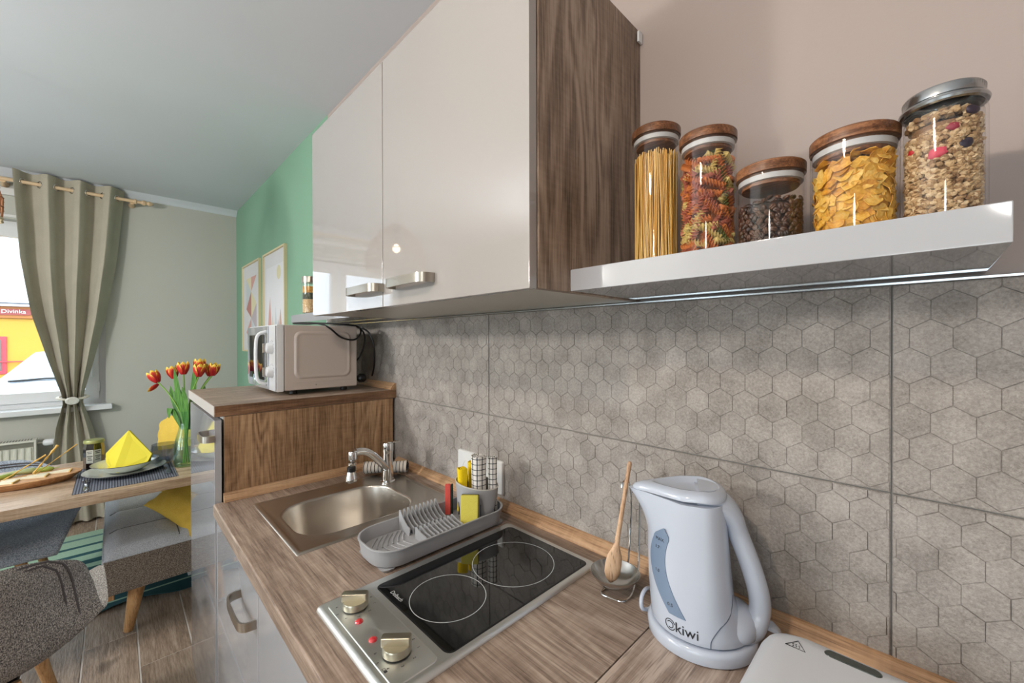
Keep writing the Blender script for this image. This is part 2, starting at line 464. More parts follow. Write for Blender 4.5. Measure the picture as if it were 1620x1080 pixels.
def make_tile(x0, x1, z0, z1, gx, gz, relief, seed):
    rnd = random.Random(seed); bm = B(); lay = bm.verts.layers.float.new('hexv')
    y = -.008
    box(bm, x0, x1, y, 0, z0, z1)
    for v in bm.verts: v[lay] = .22
    rows = int((z1-z0)/HR)+3; cols = int((x1-x0)/HW)+3
    for j in range(-1, rows):
        zc = gz+HR*(math.floor((z0-gz)/HR)+j)
        jj = math.floor((z0-gz)/HR)+j
        for i in range(-1, cols):
            xc = gx+HW*(math.floor((x0-gx)/HW)+i)+(HW/2 if jj % 2 else 0)
            s = HR/1.5
            hexa = [(xc, zc+s*1.0), (xc-HW/2, zc+s*.5), (xc-HW/2, zc-s*.5), (xc, zc-s), (xc+HW/2, zc-s*.5), (xc+HW/2, zc+s*.5)]
            p = clip(hexa, x0+.0006, x1-.0006, z0+.0006, z1-.0006)
            if len(p) < 3: continue
            A = abs(sum(p[q][0]*p[(q+1) % len(p)][1]-p[(q+1) % len(p)][0]*p[q][1] for q in range(len(p))))/2
            if A < 4e-5: continue
            q = inset(p, .0007); q0 = inset(p, .0002)
            tx, tz = rnd.uniform(-1, 1)*relief, rnd.uniform(-1, 1)*relief
            h = .0010+rnd.uniform(0, .0005)*relief/.02
            val = min(1, max(0, rnd.gauss(.6, .15)))
            ra = [bm.verts.new((a, y-.0002, b)) for a, b in q0]
            rb = [bm.verts.new((a, min(y-h+(a-xc)*tx+(b-zc)*tz, y-.0003), b)) for a, b in q]
            for v in ra+rb: v[lay] = val
            for t in range(len(ra)):
                u = (t+1) % len(ra)
                try: bm.faces.new((ra[t], ra[u], rb[u], rb[t]))
                except ValueError: pass
            try: bm.faces.new(rb)
            except ValueError: pass
    o = obj('tile', bm, M['tile'], WR, smooth=False); return o

obj('grout_bed', box(B(), -2.300, .885, -.0055, .001, .86, 1.482), M['grout'], WR, smooth=False)
XJ = [-2.300, -1.863, -.953, -.037, .885]
for c in range(4):
    g = .0011
    make_tile(XJ[c]+(g if c else 0), XJ[c+1]-g, 1.170+g, 1.481, -.1045+(.006 if c == 1 else 0), 1.443, .013, 10+c)
    make_tile(XJ[c]+(g if c else 0), XJ[c+1]-g, .862, 1.170-g, -.118+(.011 if c == 2 else 0), 1.130, .034, 20+c)
tr = obj('trim_1', box(B(), -2.304, .89, -.0105, 0, 1.4815, 1.486, .0008, 1), M['profile'], None, smooth=False); tr['kind'] = 'structure'
tr2 = obj('trim_2', box(B(), -2.305, -2.300, -.0105, 0, .9, 1.486, .0008, 1), M['profile'], None, smooth=False); tr2['kind'] = 'structure'

# window wall with the street window
def wall_holes(x0, x1, rect, holes, axis, m, name):
    """wall slab in the plane axis='X' or 'Y' between x0..x1 with rectangular holes (u0,u1,z0,z1)"""
    bm = B(); u0, u1, z0, z1 = rect
    us = sorted({u0, u1, *[h[0] for h in holes], *[h[1] for h in holes]}); zs = sorted({z0, z1, *[h[2] for h in holes], *[h[3] for h in holes]})
    solid = lambda a, b, c, d: not any(h[0]-1e-6 <= a and b <= h[1]+1e-6 and h[2]-1e-6 <= c and d <= h[3]+1e-6 for h in holes)
    P = {}
    def V(w, u, z):
        kk = (w, u, z)
        if kk not in P: P[kk] = bm.verts.new((w, u, z) if axis == 'X' else (u, w, z))
        return P[kk]
    cell = {(i, j): solid(us[i], us[i+1], zs[j], zs[j+1]) for i in range(len(us)-1) for j in range(len(zs)-1)}
    for (i, j), s in cell.items():
        if not s: continue
        a, b, c, d = us[i], us[i+1], zs[j], zs[j+1]
        bm.faces.new([V(x0, a, c), V(x0, b, c), V(x0, b, d), V(x0, a, d)]); bm.faces.new([V(x1, a, d), V(x1, b, d), V(x1, b, c), V(x1, a, c)])
        for (di, dj), e in (((-1, 0), ((a, c), (a, d))), ((1, 0), ((b, d), (b, c))), ((0, -1), ((b, c), (a, c))), ((0, 1), ((a, d), (b, d)))):
            if not cell.get((i+di, j+dj), False):
                (p, q), (r, s2) = e; bm.faces.new([V(x0, p, q), V(x0, r, s2), V(x1, r, s2), V(x1, p, q)])
    return struct(name, bm, m)
wall_holes(XW, XW-.28, (YB-.2, 0, -.1, ZC), [(-2.50, -.895, .90, 2.29)], 'X', M['wall_grey'], 'wall_left')
wall_holes(YB, YB-.2, (XW-.3, XR+.2, -.1, ZC), [(-2.65, -1.15, .52, 1.88), (-.35, 1.15, .52, 1.88)], 'Y', M['wall_grey'], 'wall_behind')
struct('wall_end', box(B(), XR, XR+.2, YB-.2, .2, -.1, ZC), M['wall_beige'])

def window_x(x, y0, y1, z0, z1, mull=None):
    w = bpy.data.objects.new('window_1', None); COL.objects.link(w); w.location = (x, (y0+y1)/2, z0); w['kind'] = 'structure'
    def fr(name, a, b, c, d, t, xa, xb, m=M['white']):
        bm = B()
        rs = [[(xx, yy, zz) for yy, zz in ((a+e, c+e), (b-e, c+e), (b-e, d-e), (a+e, d-e))] for xx, e in ((xa, 0), (xb, 0), (xb, t), (xa, t))]
        rs.append(rs[0]); rings(bm, rs, True, False, False); bevel_all(bm, .004, 2)
        return obj(name, bm, m, w, world=True)
    fr('window_frame', y0, y1, z0, z1, .055, x-.06, x)
    ym = mull
    for a, b in ((y0+.04, ym-.01), (ym+.01, y1-.04)):
        s = fr('sash', a, b, z0+.04, z1-.04, .075, x-.045, x+.02)
        obj('pane', box(B(), x-.016, x-.010, a+.07, b-.07, z0+.11, z1-.11), M['pane'], w, smooth=False, world=True)
    h = obj('window_handle', tube(B(), [(x+.02, y1-.075, 1.12), (x+.045, y1-.075, 1.12), (x+.05, y1-.075, 1.15), (x+.05, y1-.075, 1.26)], .009, 8), M['white'], w, world=True)
    for z in (1.0, 2.1): obj('hinge', rbox(x+.005, x+.03, y1-.052, y1-.034, z, z+.075, .004), M['white'], w, world=True)
    return w
win = window_x(XW-.10, -2.50, -.895, .90, 2.29, -1.72)
o = obj('trim_3', rbox(XW-.12, XW+.075, -2.56, -.858, .862, .902, .006), M['white'], None, smooth=True); o['kind'] = 'structure'; o.name = 'trim_3'; o['label'] = 'white window sill'
for nm, z, h, d in (('trim_4', 2.455, .05, .03), ('trim_5', 2.30, .02, .012)):
    o = obj(nm, rbox(XW-.01, XW+d, -2.6, -.83, z, z+h, .004), M['white_matt']); o['kind'] = 'structure'
# hollow plaster cove along the ceiling
for nm, run in (('trim_6', 'Y'),):
    prof = [(0, 0), (0, -.05), (.012, -.045), (.03, -.02), (.06, 0)]
    bm = B(); rings(bm, [[(XW+a, y, ZC+b) for a, b in prof] for y in (YB, 0)]); o = obj(nm, bm, M['ceiling']); o['kind'] = 'structure'
# windows added behind the camera for fill daylight (only ever seen as reflections)
for i, (x0, x1) in enumerate(((-2.65, -1.15), (-.35, 1.15))):
    w = bpy.data.objects.new('window_%d' % (i+2), None); COL.objects.link(w); w.location = ((x0+x1)/2, YB-.1, .52); w['kind'] = 'structure'
    for a, b in ((x0, (x0+x1)/2), ((x0+x1)/2, x1)):
        bm = B(); rs = [[(xx, yy, zz) for xx, zz in ((a+e, .52+e), (b-e, .52+e), (b-e, 1.88-e), (a+e, 1.88-e))] for yy, e in ((YB-.14, 0), (YB-.06, 0), (YB-.06, .07), (YB-.14, .07))]
        rs.append(rs[0]); rings(bm, rs, True, False, False)
        obj('sash', bm, M['white'], w, smooth=False, world=True)
        obj('pane', box(B(), a+.06, b-.06, YB-.105, YB-.10, .58, 1.82), M['pane'], w, smooth=False, world=True)
o = obj('door_1', rbox(XR-.05, XR, -2.6, -1.7, 0, 2.05, .004), M['white_matt']); o['kind'] = 'structure'
for nm, bm in (('baseboard_left', rbox(XW, XW+.012, YB, 0, 0, .07, .002)), ('baseboard_right', rbox(XW+.012, -2.13, -.012, 0, 0, .07, .002))):
    o = obj(nm, bm, M['floor']); o['kind'] = 'structure'

# ================================================================== STREET OUTSIDE
street = box(B(), -60, XW-.6, -40, 30, -.2, -.12); struct('ground', street, mat('asphalt', C(120, 120, 122), .9))
yel = paint('yellow_render', C(196, 152, 62), .1); ora = paint('orange_band', C(176, 116, 66), .1); wht = paint('white_render', C(214, 216, 222), .1)
pink = mat('red_window_frame', C(196, 60, 74), .5); dark = mat('dark_banner', C(70, 74, 84), .5)
bd = thing('building', 'yellow shop building with orange band and white upper floor across the street', 'building', (-12.5, -4, -.12))
obj('ground_floor_wall', rbox(-13, -12, -12, 1, -.12, 1.84, .01), yel, bd, smooth=False, world=True)
obj('fascia_band', rbox(-13, -11.95, -12, 1, 1.84, 2.06, .01), ora, bd, smooth=False, world=True)
obj('cornice', rbox(-13, -11.85, -12, 1, 2.06, 2.10, .01), wht, bd, smooth=False, world=True)
obj('cornice', rbox(-13, -11.9, -12, 1, 2.13, 2.17, .01), wht, bd, smooth=False, world=True)
obj('upper_floor_wall', rbox(-13, -12.02, -12, 1, 2.10, 6.0, .01), wht, bd, smooth=False, world=True)
f = obj('shop_window', rbox(-12.02, -11.97, -3.5, -2.28, .80, 1.50, .01), pink, bd, smooth=False, world=True)
obj('pane', box(B(), -11.99, -11.96, -3.44, -2.34, .86, 1.44), mat('dark_window', C(110, 96, 92), .2), f, smooth=False, world=True)
obj('grille_bar', rbox(-11.96, -11.94, -3.4, -2.0, 1.02, 1.04, .003), pink, bd, smooth=False, world=True)
sb = obj('wall_sign', prism(B(), [(p[0], p[1]) for p in rrect(-.21, .21, -.055, .055, .03)], 0, .02, lambda x, y, z: (-11.95+z, -2.19-x+.0, 1.955+y+.012*(1-(x/.2)**2))), mat('sign_red', C(150, 64, 62), .5), bd, world=True, smooth=False)
t = text_bm('Divinka', .1, .003); deform(t, lambda x, y, z: (-11.925+z, -2.19+x, 1.955+y+.012*(1-(x/.2)**2)))
obj('sign_lettering', t, mat('sign_white', C(236, 226, 220), .5), sb, smooth=False, world=True)
bn = thing('shop_banner', 'dark grey banner sign projecting from the building beside the curtain', 'sign', (-11.3, -1.75, 1.7))
obj('panel', rbox(-11.6, -10.9, -1.81, -1.77, 1.75, 2.42, .01), dark, bn, smooth=False, world=True)
obj('red_stripe', rbox(-11.55, -10.95, -1.825, -1.808, 1.78, 1.98, .004), pink, bn, smooth=False, world=True)
obj('bracket', rbox(-11.99, -11.3, -1.80, -1.78, 2.30, 2.34, .004), dark, bn, smooth=False, world=True)

# parked white car, nose towards the window: bonnet and windscreen show above the sill
car = thing('car', 'white parked car whose bonnet and windscreen show beyond the window', 'car', (-7.6, -1.0, -.12))
cp = mat('car_white', C(196, 202, 210), .15, Coat_Weight=.5); cg = mat('car_glass', C(150, 168, 186), .08, spec=.8)
def carring(x, hw, zt, zs, z0=.12):
    return [(x, -1.02+s*y, z) for s, y, z in ((1, hw*.9, z0), (1, hw, z0+.2), (1, hw, zs-.12), (1, hw*.93, zs), (1, hw*.6, zt-.01), (1, hw*.25, zt), (-1, hw*.25, zt), (-1, hw*.6, zt-.01), (-1, hw*.93, zs), (-1, hw, zs-.12), (-1, hw, z0+.2), (-1, hw*.9, z0))]
obj('body', rings(B(), [carring(-5.95, .55, .62, .58), carring(-6.05, .74, .76, .70), carring(-6.5, .84, .86, .80), carring(-7.25, .88, .935, .87), carring(-8.0, .88, .94, .88), carring(-9.4, .88, .94, .88), carring(-9.9, .74, .8, .72)]), cp, car, world=True)
obj('cabin', rings(B(), [[(x, -1.02+s*y, z) for s, y, z in ((1, w0, .88), (1, w1, zt-.04), (1, w1*.6, zt), (-1, w1*.6, zt), (-1, w1, zt-.04), (-1, w0, .88))] for x, w0, w1, zt in ((-7.22, .84, .83, .93), (-7.5, .84, .70, 1.09), (-7.9, .84, .60, 1.24), (-8.3, .84, .58, 1.30), (-9.2, .84, .56, 1.27), (-9.7, .82, .66, 1.0))]), cp, car, world=True)
obj('windscreen', rings(B(), [[(x, -1.02-w, z), (x, -1.02+w, z), (x-.012, -1.02+w, z+.014), (x-.012, -1.02-w, z+.014)] for x, w, z in ((-7.24, .72, .955), (-7.5, .62, 1.098), (-7.84, .50, 1.236))]), cg, car, world=True, smooth=False)
for a, b in ((-1.70, -1.15), (-1.10, -.55)):
    obj('wiper', tube(B(), [(-7.20, a, .955), (-7.20, (a+b)/2, .972), (-7.22, b, .968)], .011, 6), M['black'], car, world=True)
for s in (-1, 1): obj('door_mirror', sphere(B(), (-7.45, -1.02+s*.96, .98), .06, .10, .07), cp, car, world=True)
for x in (-6.6, -9.1):
    for s in (1, -1):
        obj('wheel', xform(lathe(B(), [(.2, -.1), (.3, -.1), (.32, -.06), (.32, .06), (.3, .1), (.2, .1)], seg=24), Matrix.Translation((x, -1.02+s*.78, .20)) @ Matrix.Rotation(pi/2, 4, 'X')), M['black'], car, world=True)
# ================================================================== KITCHEN UNITS
def handle(parent, x0, x1, y, z, name='handle'):
    """flat bow handle along x, standing 30 mm off the door face y"""
    h, t = .010, .0045
    path = [(x0+.0, y), (x0+.002, y-.018), (x0+.012, y-.028), (x0+.03, y-.031), ((x0+x1)/2, y-.032), (x1-.03, y-.031), (x1-.012, y-.028), (x1-.002, y-.018), (x1, y)]
    P = spline([Vector((a, b, 0)) for a, b in path], 4)
    rs = []
    for i, p in enumerate(P):
        a = P[max(i-1, 0)]; b = P[min(i+1, len(P)-1)]; d = (b-a).normalized(); n = Vector((-d.y, d.x, 0))
        rs.append([(p.x+n.x*s*t/2, p.y+n.y*s*t/2, z+q*h/1) for s, q in ((1, 1), (1, -1), (-1, -1), (-1, 1))])
    bm = rings(B(), rs); bevel_all(bm, .0008, 1, 50)
    return obj(name, bm, M['nickel'], parent, world=True, angle=35)

# wall cabinet
wc = thing('wall_cabinet', 'glossy off-white two-door wall cabinet with dark oak side above the splashback', 'cabinet', (-.953, -.17, 1.485))
obj('side_panel', rbox(-.464, -.448, -.340, 0, 1.487, 2.086, .0008, 1), M['side_oak'], wc, world=True)
obj('side_panel', rbox(-1.455, -1.439, -.340, 0, 1.487, 2.086, .0008, 1), M['side_oak'], wc, world=True)
obj('bottom_panel', rbox(-1.439, -.464, -.338, 0, 1.487, 1.503, .0008, 1), M['under'], wc, world=True)
obj('top_panel', rbox(-1.439, -.464, -.338, 0, 2.070, 2.086, .0008, 1), M['side_oak'], wc, world=True)
obj('back_panel', rbox(-1.439, -.464, -.012, -.006, 1.503, 2.07, .0005, 1), M['white_matt'], wc, world=True)
for x0, x1, h0, h1 in ((-1.456, -.9545, -1.118, -.950), (-.9515, -.450, -.890, -.724)):
    d = obj('door', rbox(x0, x1, -.360, -.342, 1.485, 2.098, .0012, 2), M['gloss'], wc, world=True)
    handle(d, h0, h1, -.360, 1.533)
obj('wall_bracket', rbox(-.446, -.441, -.018, -.002, 2.055, 2.078, .001), M['white'], wc, world=True)

# shelves
def shelf(x0, x1, y, z0, z1, label):
    s = obj('wall_shelf', rbox(x0, x1, y, -.0005, z0, z1, .0015, 2), M['gloss_white'], None, world=True)
    tag(s, label, 'shelf', 'glossy white floating shelves'); return s
shelf(-.4475, .055, -.256, 1.4885, 1.527, 'glossy white floating shelf carrying the five storage jars')
shelf(-2.255, -1.457, -.20, 1.491, 1.531, 'glossy white floating shelf on the green wall beyond the cabinet')

# worktops
def slab_hole(x0, x1, y0, y1, z0, z1, hole):
    bm = B(); hx0, hx1, hy0, hy1 = hole
    O = [(x0, y0), (x1, y0), (x1, y1), (x0, y1)]; H = [(hx0, hy0), (hx1, hy0), (hx1, hy1), (hx0, hy1)]
    rs = [[(x, y, z) for x, y in q] for q, z in ((H, z1), (O, z1), (O, z0), (H, z0))]; rs.append(rs[0])
    rings(bm, rs, True, False, False)
    es = [e for e in bm.edges if all(abs(v.co.y-y0) < 1e-5 for v in e.verts) and abs(e.verts[0].co.z-e.verts[1].co.z) < 1e-5]
    bmesh.ops.bevel(bm, geom=es, offset=.004, segments=3, profile=.5, affect='EDGES'); return bm
wt = obj('worktop', slab_hole(-1.530, -.3395, -.627, -.0085, .862, .900, (-1.42, -1.04, -.52, -.10)), M['counter'], None, world=True)
tag(wt, 'brown oak laminate worktop holding the sink and hob', 'worktop')
wt = obj('worktop', rbox(-.3385, .62, -.627, -.0085, .862, .900, .003, 2), M['counter_turned'], None, world=True)
tag(wt, 'oak laminate worktop piece with turned grain under kettle and sandwich maker', 'worktop')
def upstand(name, path_x, x0, x1, y, z, h=.022, d=.018, axis='X', m='trim_oak', label=''):
    prof = [(0, 0), (d, 0), (d, .006), (d*.72, h*.55), (d*.35, h*.9), (.004, h), (0, h)]
    if axis == 'X': rs = [[(x, y-a, z+b) for a, b in prof] for x in (x0, x1)]
    else: rs = [[(path_x+a, yy, z+b) for a, b in prof] for yy in (x0, x1)]
    o = obj(name, rings(B(), rs), M[m], None, world=True); tag(o, label, 'trim'); return o
upstand('upstand_strip', 0, -1.519, .62, -.0085, .9, .026, .024, label='light oak upstand strip along the worktop foot of the tiles')
upstand('upstand_strip', -1.5385, -.60, -.033, 0, .9, .026, .020, 'Y', 'trim_oak_y', 'light oak upstand strip against the side of the tall unit')
upstand('upstand_strip', 0, -2.12, -1.537, -.0085, 1.2, .026, .024, label='light oak upstand strip on top of the tall unit behind microwave')

# base units under the worktop
bu = thing('base_cabinet', 'glossy white base cabinets below the oak worktop', 'cabinet', (-.6, -.30, .0))
obj('plinth', rbox(-1.535, .60, -.54, -.52, .0, .10, .001), M['white_matt'], bu, world=True)
obj('carcass', slab_hole(-1.535, .60, -.598, -.012, .10, .861, (-1.425, -1.035, -.525, -.095)), M['white_matt'], bu, world=True)
for x0, x1, hh in ((-1.536, -1.030, (-1.185, -1.035)), (-1.026, -.53, None), (-.526, .03, None), (.034, .60, None)):
    d = obj('door', rbox(x0, x1, -.618, -.600, .105, .852, .0012), M['gloss_white'], bu, world=True)
    if hh: handle(d, -1.20, -1.045, -.618, .770)

# tall unit with the microwave on it
tu = thing('fridge_cabinet', 'chest-high oak-sided unit with glossy white front carrying the microwave', 'cabinet', (-1.83, -.31, 0))
obj('side_panel', rbox(-1.556, -1.540, -.596, -.022, .10, 1.164, .0006, 1), M['side_oak_warm'], tu, world=True)
obj('carcass', rbox(-2.10, -1.557, -.594, -.012, .10, 1.163, .001), M['white_matt'], tu, world=True)
obj('plinth', rbox(-2.10, -1.545, -.55, -.53, 0, .10, .001), M['white_matt'], tu, world=True)
top = obj('top_board', rbox(-2.135, -1.537, -.622, -.0085, 1.165, 1.200, .0015), M['top_oak'], tu, world=True)
obj('edge_band', rbox(-1.5375, -1.5355, -.6205, -.0090, 1.1665, 1.1985, .0004, 1), M['edge_oak'], top, world=True)
obj('front_edge', rbox(-2.134, -1.538, -.6235, -.6215, 1.1665, 1.1985, .0004, 1), mat('light_edge', C(196, 190, 186), .3), top, world=True)
d = obj('door', rbox(-2.098, -1.542, -.6215, -.603, .105, 1.154, .0012), M['gloss_white'], tu, world=True)
handle(d, -1.652, -1.508+(-.03), -.6215, 1.098)

# ------------------------------------------------------------------ microwave
mw = thing('microwave', 'white compact microwave oven with two round knobs on the tall unit', 'microwave', (-1.85, -.27, 1.20))
X0, X1, Y0, Y1, Z0, Z1 = -2.048, -1.640, -.398, -.128, 1.217, 1.460
cream = mat('microwave_enamel', C(192, 180, 172), .3, spec=.5)
obj('housing', rbox(X0, X1, Y0, Y1, Z0, Z1, .005, 2), cream, mw, world=True)
# embossed field on the side: raised rounded frame
bm = B()
rs = []
for ins, dx in ((0, 0), (.005, .006), (.011, .006), (.018, .0005)):
    rs.append([(X1+dx, y, z) for y, z in rrect(-.366+ins, -.155-ins, 1.258+ins, 1.438-ins, .026-ins*.6, 6)])
rings(bm, rs, True, False, True); obj('side_embossing', bm, cream, mw, world=True, angle=60)
obj('side_ridge', rbox(X1-.001, X1+.0012, -.372, -.150, 1.2455, 1.2475, .0005, 1), cream, mw, world=True)
obj('screw', xform(lathe(B(), [(.003, 0), (.003, .001), (.001, .0015)], seg=10), Matrix.Translation((X1, -.288, 1.234)) @ Matrix.Rotation(pi/2, 4, 'Y')), M['nickel'], mw, world=True)
obj('front_frame', rbox(X0, X1, Y0-.026, Y0-.001, Z0-.002, Z1+.001, .004, 2), M['white'], mw, world=True)
dr = obj('door', rbox(X0+.002, X1-.085, Y0-.034, Y0-.0265, Z0+.002, Z1-.003, .003), mat('mirror_door_white', C(190, 196, 204), .05, .35, Coat_Weight=1), mw, world=True)
obj('door_glass', rbox(X0+.05, X1-.13, Y0-.0365, Y0-.0342, Z0+.035, Z1-.035, .001), mat('dark_oven_glass', C(12, 16, 26), .03, spec=.9), dr, world=True)
obj('door_handle', tube(B(), spline([(-1.745, Y0-.034, 1.437), (-1.750, Y0-.058, 1.425), (-1.752, Y0-.066, 1.39), (-1.752, Y0-.066, 1.29), (-1.750, Y0-.058, 1.25), (-1.745, Y0-.034, 1.238)], 5), .0058, 8), M['white'], dr, world=True)
cpn = obj('control_panel', rbox(X1-.083, X1-.002, Y0-.030, Y0-.0262, Z0+.002, Z1-.003, .001), mat('panel_grey', C(190, 192, 196), .3), mw, world=True)
for z in (1.375, 1.288):
    kn = obj('knob', xform(lathe(B(), [(.0, 0), (.021, 0), (.021, .006), (.018, .018), (.016, .020), (0, .020)], seg=24, cap0=False, cap1=False), Matrix.Translation((X1-.043, Y0-.030, z)) @ Matrix.Rotation(pi/2, 4, 'X')), M['white'], mw, world=True)
    obj('grip', rbox(X1-.043-.004, X1-.043+.004, Y0-.060, Y0-.049, z-.017, z+.017, .002), M['chrome'], kn, world=True)
    bm = B()
    for a in range(-120, 121, 30):
        c_, s_ = sin(D(a))*.028, cos(D(a))*.028
        box(bm, X1-.043+c_-.0012, X1-.043+c_+.0012, Y0-.0305, Y0-.0299, z+s_-.0012, z+s_+.0012)
    obj('dial_marks', bm, M['dark_print'], cpn, smooth=False, world=True)['kind'] = 'stuff'
for x in (X0+.05, X1-.04):
    for y in (Y0+.04, Y1-.04):
        obj('foot', lathe(B(), [(.012, 1.2005), (.014, 1.203), (.012, 1.217)], (x, y, 0), 12), M['black'], mw, world=True)
cbl = spline([(-1.70, Y1+.002, 1.30), (-1.675, Y1+.03, 1.34), (-1.665, Y1+.045, 1.42), (-1.675, Y1+.01, 1.462), (-1.70, Y1-.06, 1.470), (-1.80, -.26, 1.476), (-1.83, -.30, 1.475), (-1.80, -.32, 1.472), (-1.74, -.29, 1.469), (-1.67, -.265, 1.468), (-1.636, -.24, 1.452), (-1.634, -.195, 1.415), (-1.634, -.145, 1.405), (-1.636, -.118, 1.425), (-1.66, -.105, 1.450), (-1.70, -.11, 1.466), (-1.72, -.10, 1.45)], 7)
obj('power_cord', tube(B(), cbl, .0036, 8), M['black_cable'], mw, world=True)
cb2 = spline([(-1.66, -.10, 1.456), (-1.625, -.085, 1.435), (-1.615, -.07, 1.39), (-1.625, -.06, 1.34), (-1.65, -.05, 1.29), (-1.68, -.045, 1.25)], 7)
obj('power_cord', tube(B(), cb2, .0036, 8), M['black_cable'], mw, world=True)
obj('plug', xform(lathe(B(), [(.012, 0), (.018, .008), (.018, .026), (.010, .034)], seg=14), Matrix.Translation((-1.66, -.085, 1.245)) @ Matrix.Rotation(pi/2, 4, 'X')), M['black'], mw, world=True)

# ------------------------------------------------------------------ sink and tap
sk = thing('sink', 'inset stainless steel sink with deep rounded bowl', 'sink', (-1.23, -.31, .9005))
sx0, sx1, sy0, sy1 = -1.440, -1.022, -.541, -.076
bx0, bx1, by0, by1 = -1.352, -1.078, -.506, -.172
bm = B(); n = 9
def rr(a, b, c, d, r, z): return at(rrect(a, b, c, d, r, n), z)
def lerp_ring(t, z):
    A = rrect(sx0+.016, sx1-.016, sy0+.016, sy1-.016, .012, n); Bq = rrect(bx0-.010, bx1+.010, by0-.010, by1+.010, .098, n)
    return [(a[0]+(b[0]-a[0])*t, a[1]+(b[1]-a[1])*t, z) for a, b in zip(A, Bq)]
rs = [rr(sx0, sx1, sy0, sy1, .004, .9003), rr(sx0+.002, sx1-.002, sy0+.002, sy1-.002, .004, .9035), rr(sx0+.009, sx1-.009, sy0+.009, sy1-.009, .008, .9045), rr(sx0+.013, sx1-.013, sy0+.013, sy1-.013, .010, .9025),
      lerp_ring(0, .9018), lerp_ring(.5, .9016), lerp_ring(1, .9018), rr(bx0-.005, bx1+.005, by0-.005, by1+.005, .093, .9032), rr(bx0-.001, bx1+.001, by0-.001, by1+.001, .089, .9026),
      rr(bx0+.003, bx1-.003, by0+.003, by1-.003, .086, .897), rr(bx0+.010, bx1-.010, by0+.010, by1-.010, .080, .84), rr(bx0+.018, bx1-.018, by0+.018, by1-.018, .074, .785), rr(bx0+.03, bx1-.03, by0+.03, by1-.03, .065, .765), rr(bx0+.05, bx1-.05, by0+.05, by1-.05, .05, .757), rr(bx0+.09, bx1-.09, by0+.12, by1-.12, .04, .755)]
rings(bm, rs, True, False, True)
for f in bm.faces: f.smooth = True
obj('basin', bm, M['steel'], sk, world=True, angle=50)
obj('drain', lathe(B(), [(.02, .7556), (.038, .7556), (.040, .758), (.034, .7585), (.022, .7572), (.0, .757)], (-1.215, -.34, 0), 24, False, False), M['chrome'], sk, world=True)
ov = obj('overflow', xform(rings(B(), [[(a, b, 0) for a, b in rrect(-.019, .019, -.012, .012, .010)], [(a, b, .0015) for a, b in rrect(-.018, .018, -.011, .011, .009)]]), Matrix.Translation((-1.092, -.185+.0, .868)) @ Matrix.Rotation(D(-135), 4, 'Z') @ Matrix.Rotation(D(90), 4, 'X')), M['chrome'], sk, world=True)
bm = B()
for dx in (-.011, -.004, .004, .011): xform(box(bm, 0, 0, 0, 0, 0, 0) if False else bm, Matrix.Identity(4)); box(bm, dx-.0013, dx+.0013, -.008, .008, .0012, .0022)
xform(bm, Matrix.Translation((-1.092, -.185, .868)) @ Matrix.Rotation(D(-135), 4, 'Z') @ Matrix.Rotation(D(90), 4, 'X'))
obj('overflow_slots', bm, M['black'], ov, smooth=False, world=True)
ch = B()
for i in range(16):
    z = .868-.0056*i; tube(ch, [(-1.101+(.0018 if k else -.0018)*(1 if i % 2 else 0), -.194+.0018*(0 if i % 2 else 1)*(1 if k else -1), z+.0035*(1 if q else -1)) for k, q in ((0, 0), (0, 1), (1, 1), (1, 0))], .0006, 5, closed=True)
o = obj('plug_chain', ch, M['chrome'], sk, world=True); o['kind'] = 'stuff'

tp = thing('mixer_tap', 'chrome single-lever mixer tap at the back corner of the sink', 'tap', (-1.338, -.150, .902))
obj('body', lathe(B(), [(.026, 0), (.0265, .004), (.021, .008), (.0195, .05), (.0185, .10), (.0188, .108), (.020, .110), (.020, .135), (.017, .139), (0, .140)], seg=28, cap1=False), M['chrome'], tp)
P = spline([(0, 0, .040), (.012, -.020, .062), (.028, -.055, .098), (.040, -.085, .124), (.047, -.112, .138), (.053, -.140, .141)], 7)
obj('spout', tube(B(), P, [.0125]*len(P), 14, flat=1.0), M['chrome'], tp)
ae = thing  # aerator head
obj('spout_head', lathe(B(), [(.011, .118), (.0145, .121), (.0145, .143), (.012, .147), (0, .148)], (.056, -.150, 0), 20, True, False), M['chrome'], tp)
obj('swivel', lathe(B(), [(.009, .098), (.011, .101), (.013, .104), (.013, .112), (.006, .114), (.006, .118)], (.056, -.151, 0), 18), M['chrome'], tp)
obj('collar', lathe(B(), [(.0125, .082), (.0135, .085), (.0135, .096), (.009, .099)], (.055, -.153, 0), 18), M['black'], tp)
sh = obj('spray_head', lathe(B(), [(.0165, .050), (.0185, .053), (.0180, .060), (.0150, .074), (.0128, .083)], (.054, -.154, 0), 20), M['chrome'], tp)
obj('spray_face', lathe(B(), [(.013, .048), (.0162, .0495), (.0165, .0505)], (.054, -.154, 0), 20), M['black'], sh)
sh.location = (0, 0, 0)
obj('lever', rings(B(), [[(x, s*w, z+t) for s, t in ((-1, -.002), (1, -.002), (1, .002), (-1, .002))] for x, w, z in ((-.006, .005, .137), (.014, .006, .140), (.034, .006, .1425), (.050, .004, .147))]).copy() if False else xform(rings(B(), [[(x, s*w, z+t) for s, t in ((-1, -.002), (1, -.002), (1, .002), (-1, .002))] for x, w, z in ((-.006, .005, .137), (.014, .006, .140), (.034, .006, .1425), (.050, .004, .147))]), Matrix.Rotation(D(38), 4, 'Z')), M['chrome'], tp)
obj('grub_screw', sphere(B(), (.012, -.016, .122), .003), M['black'], tp)

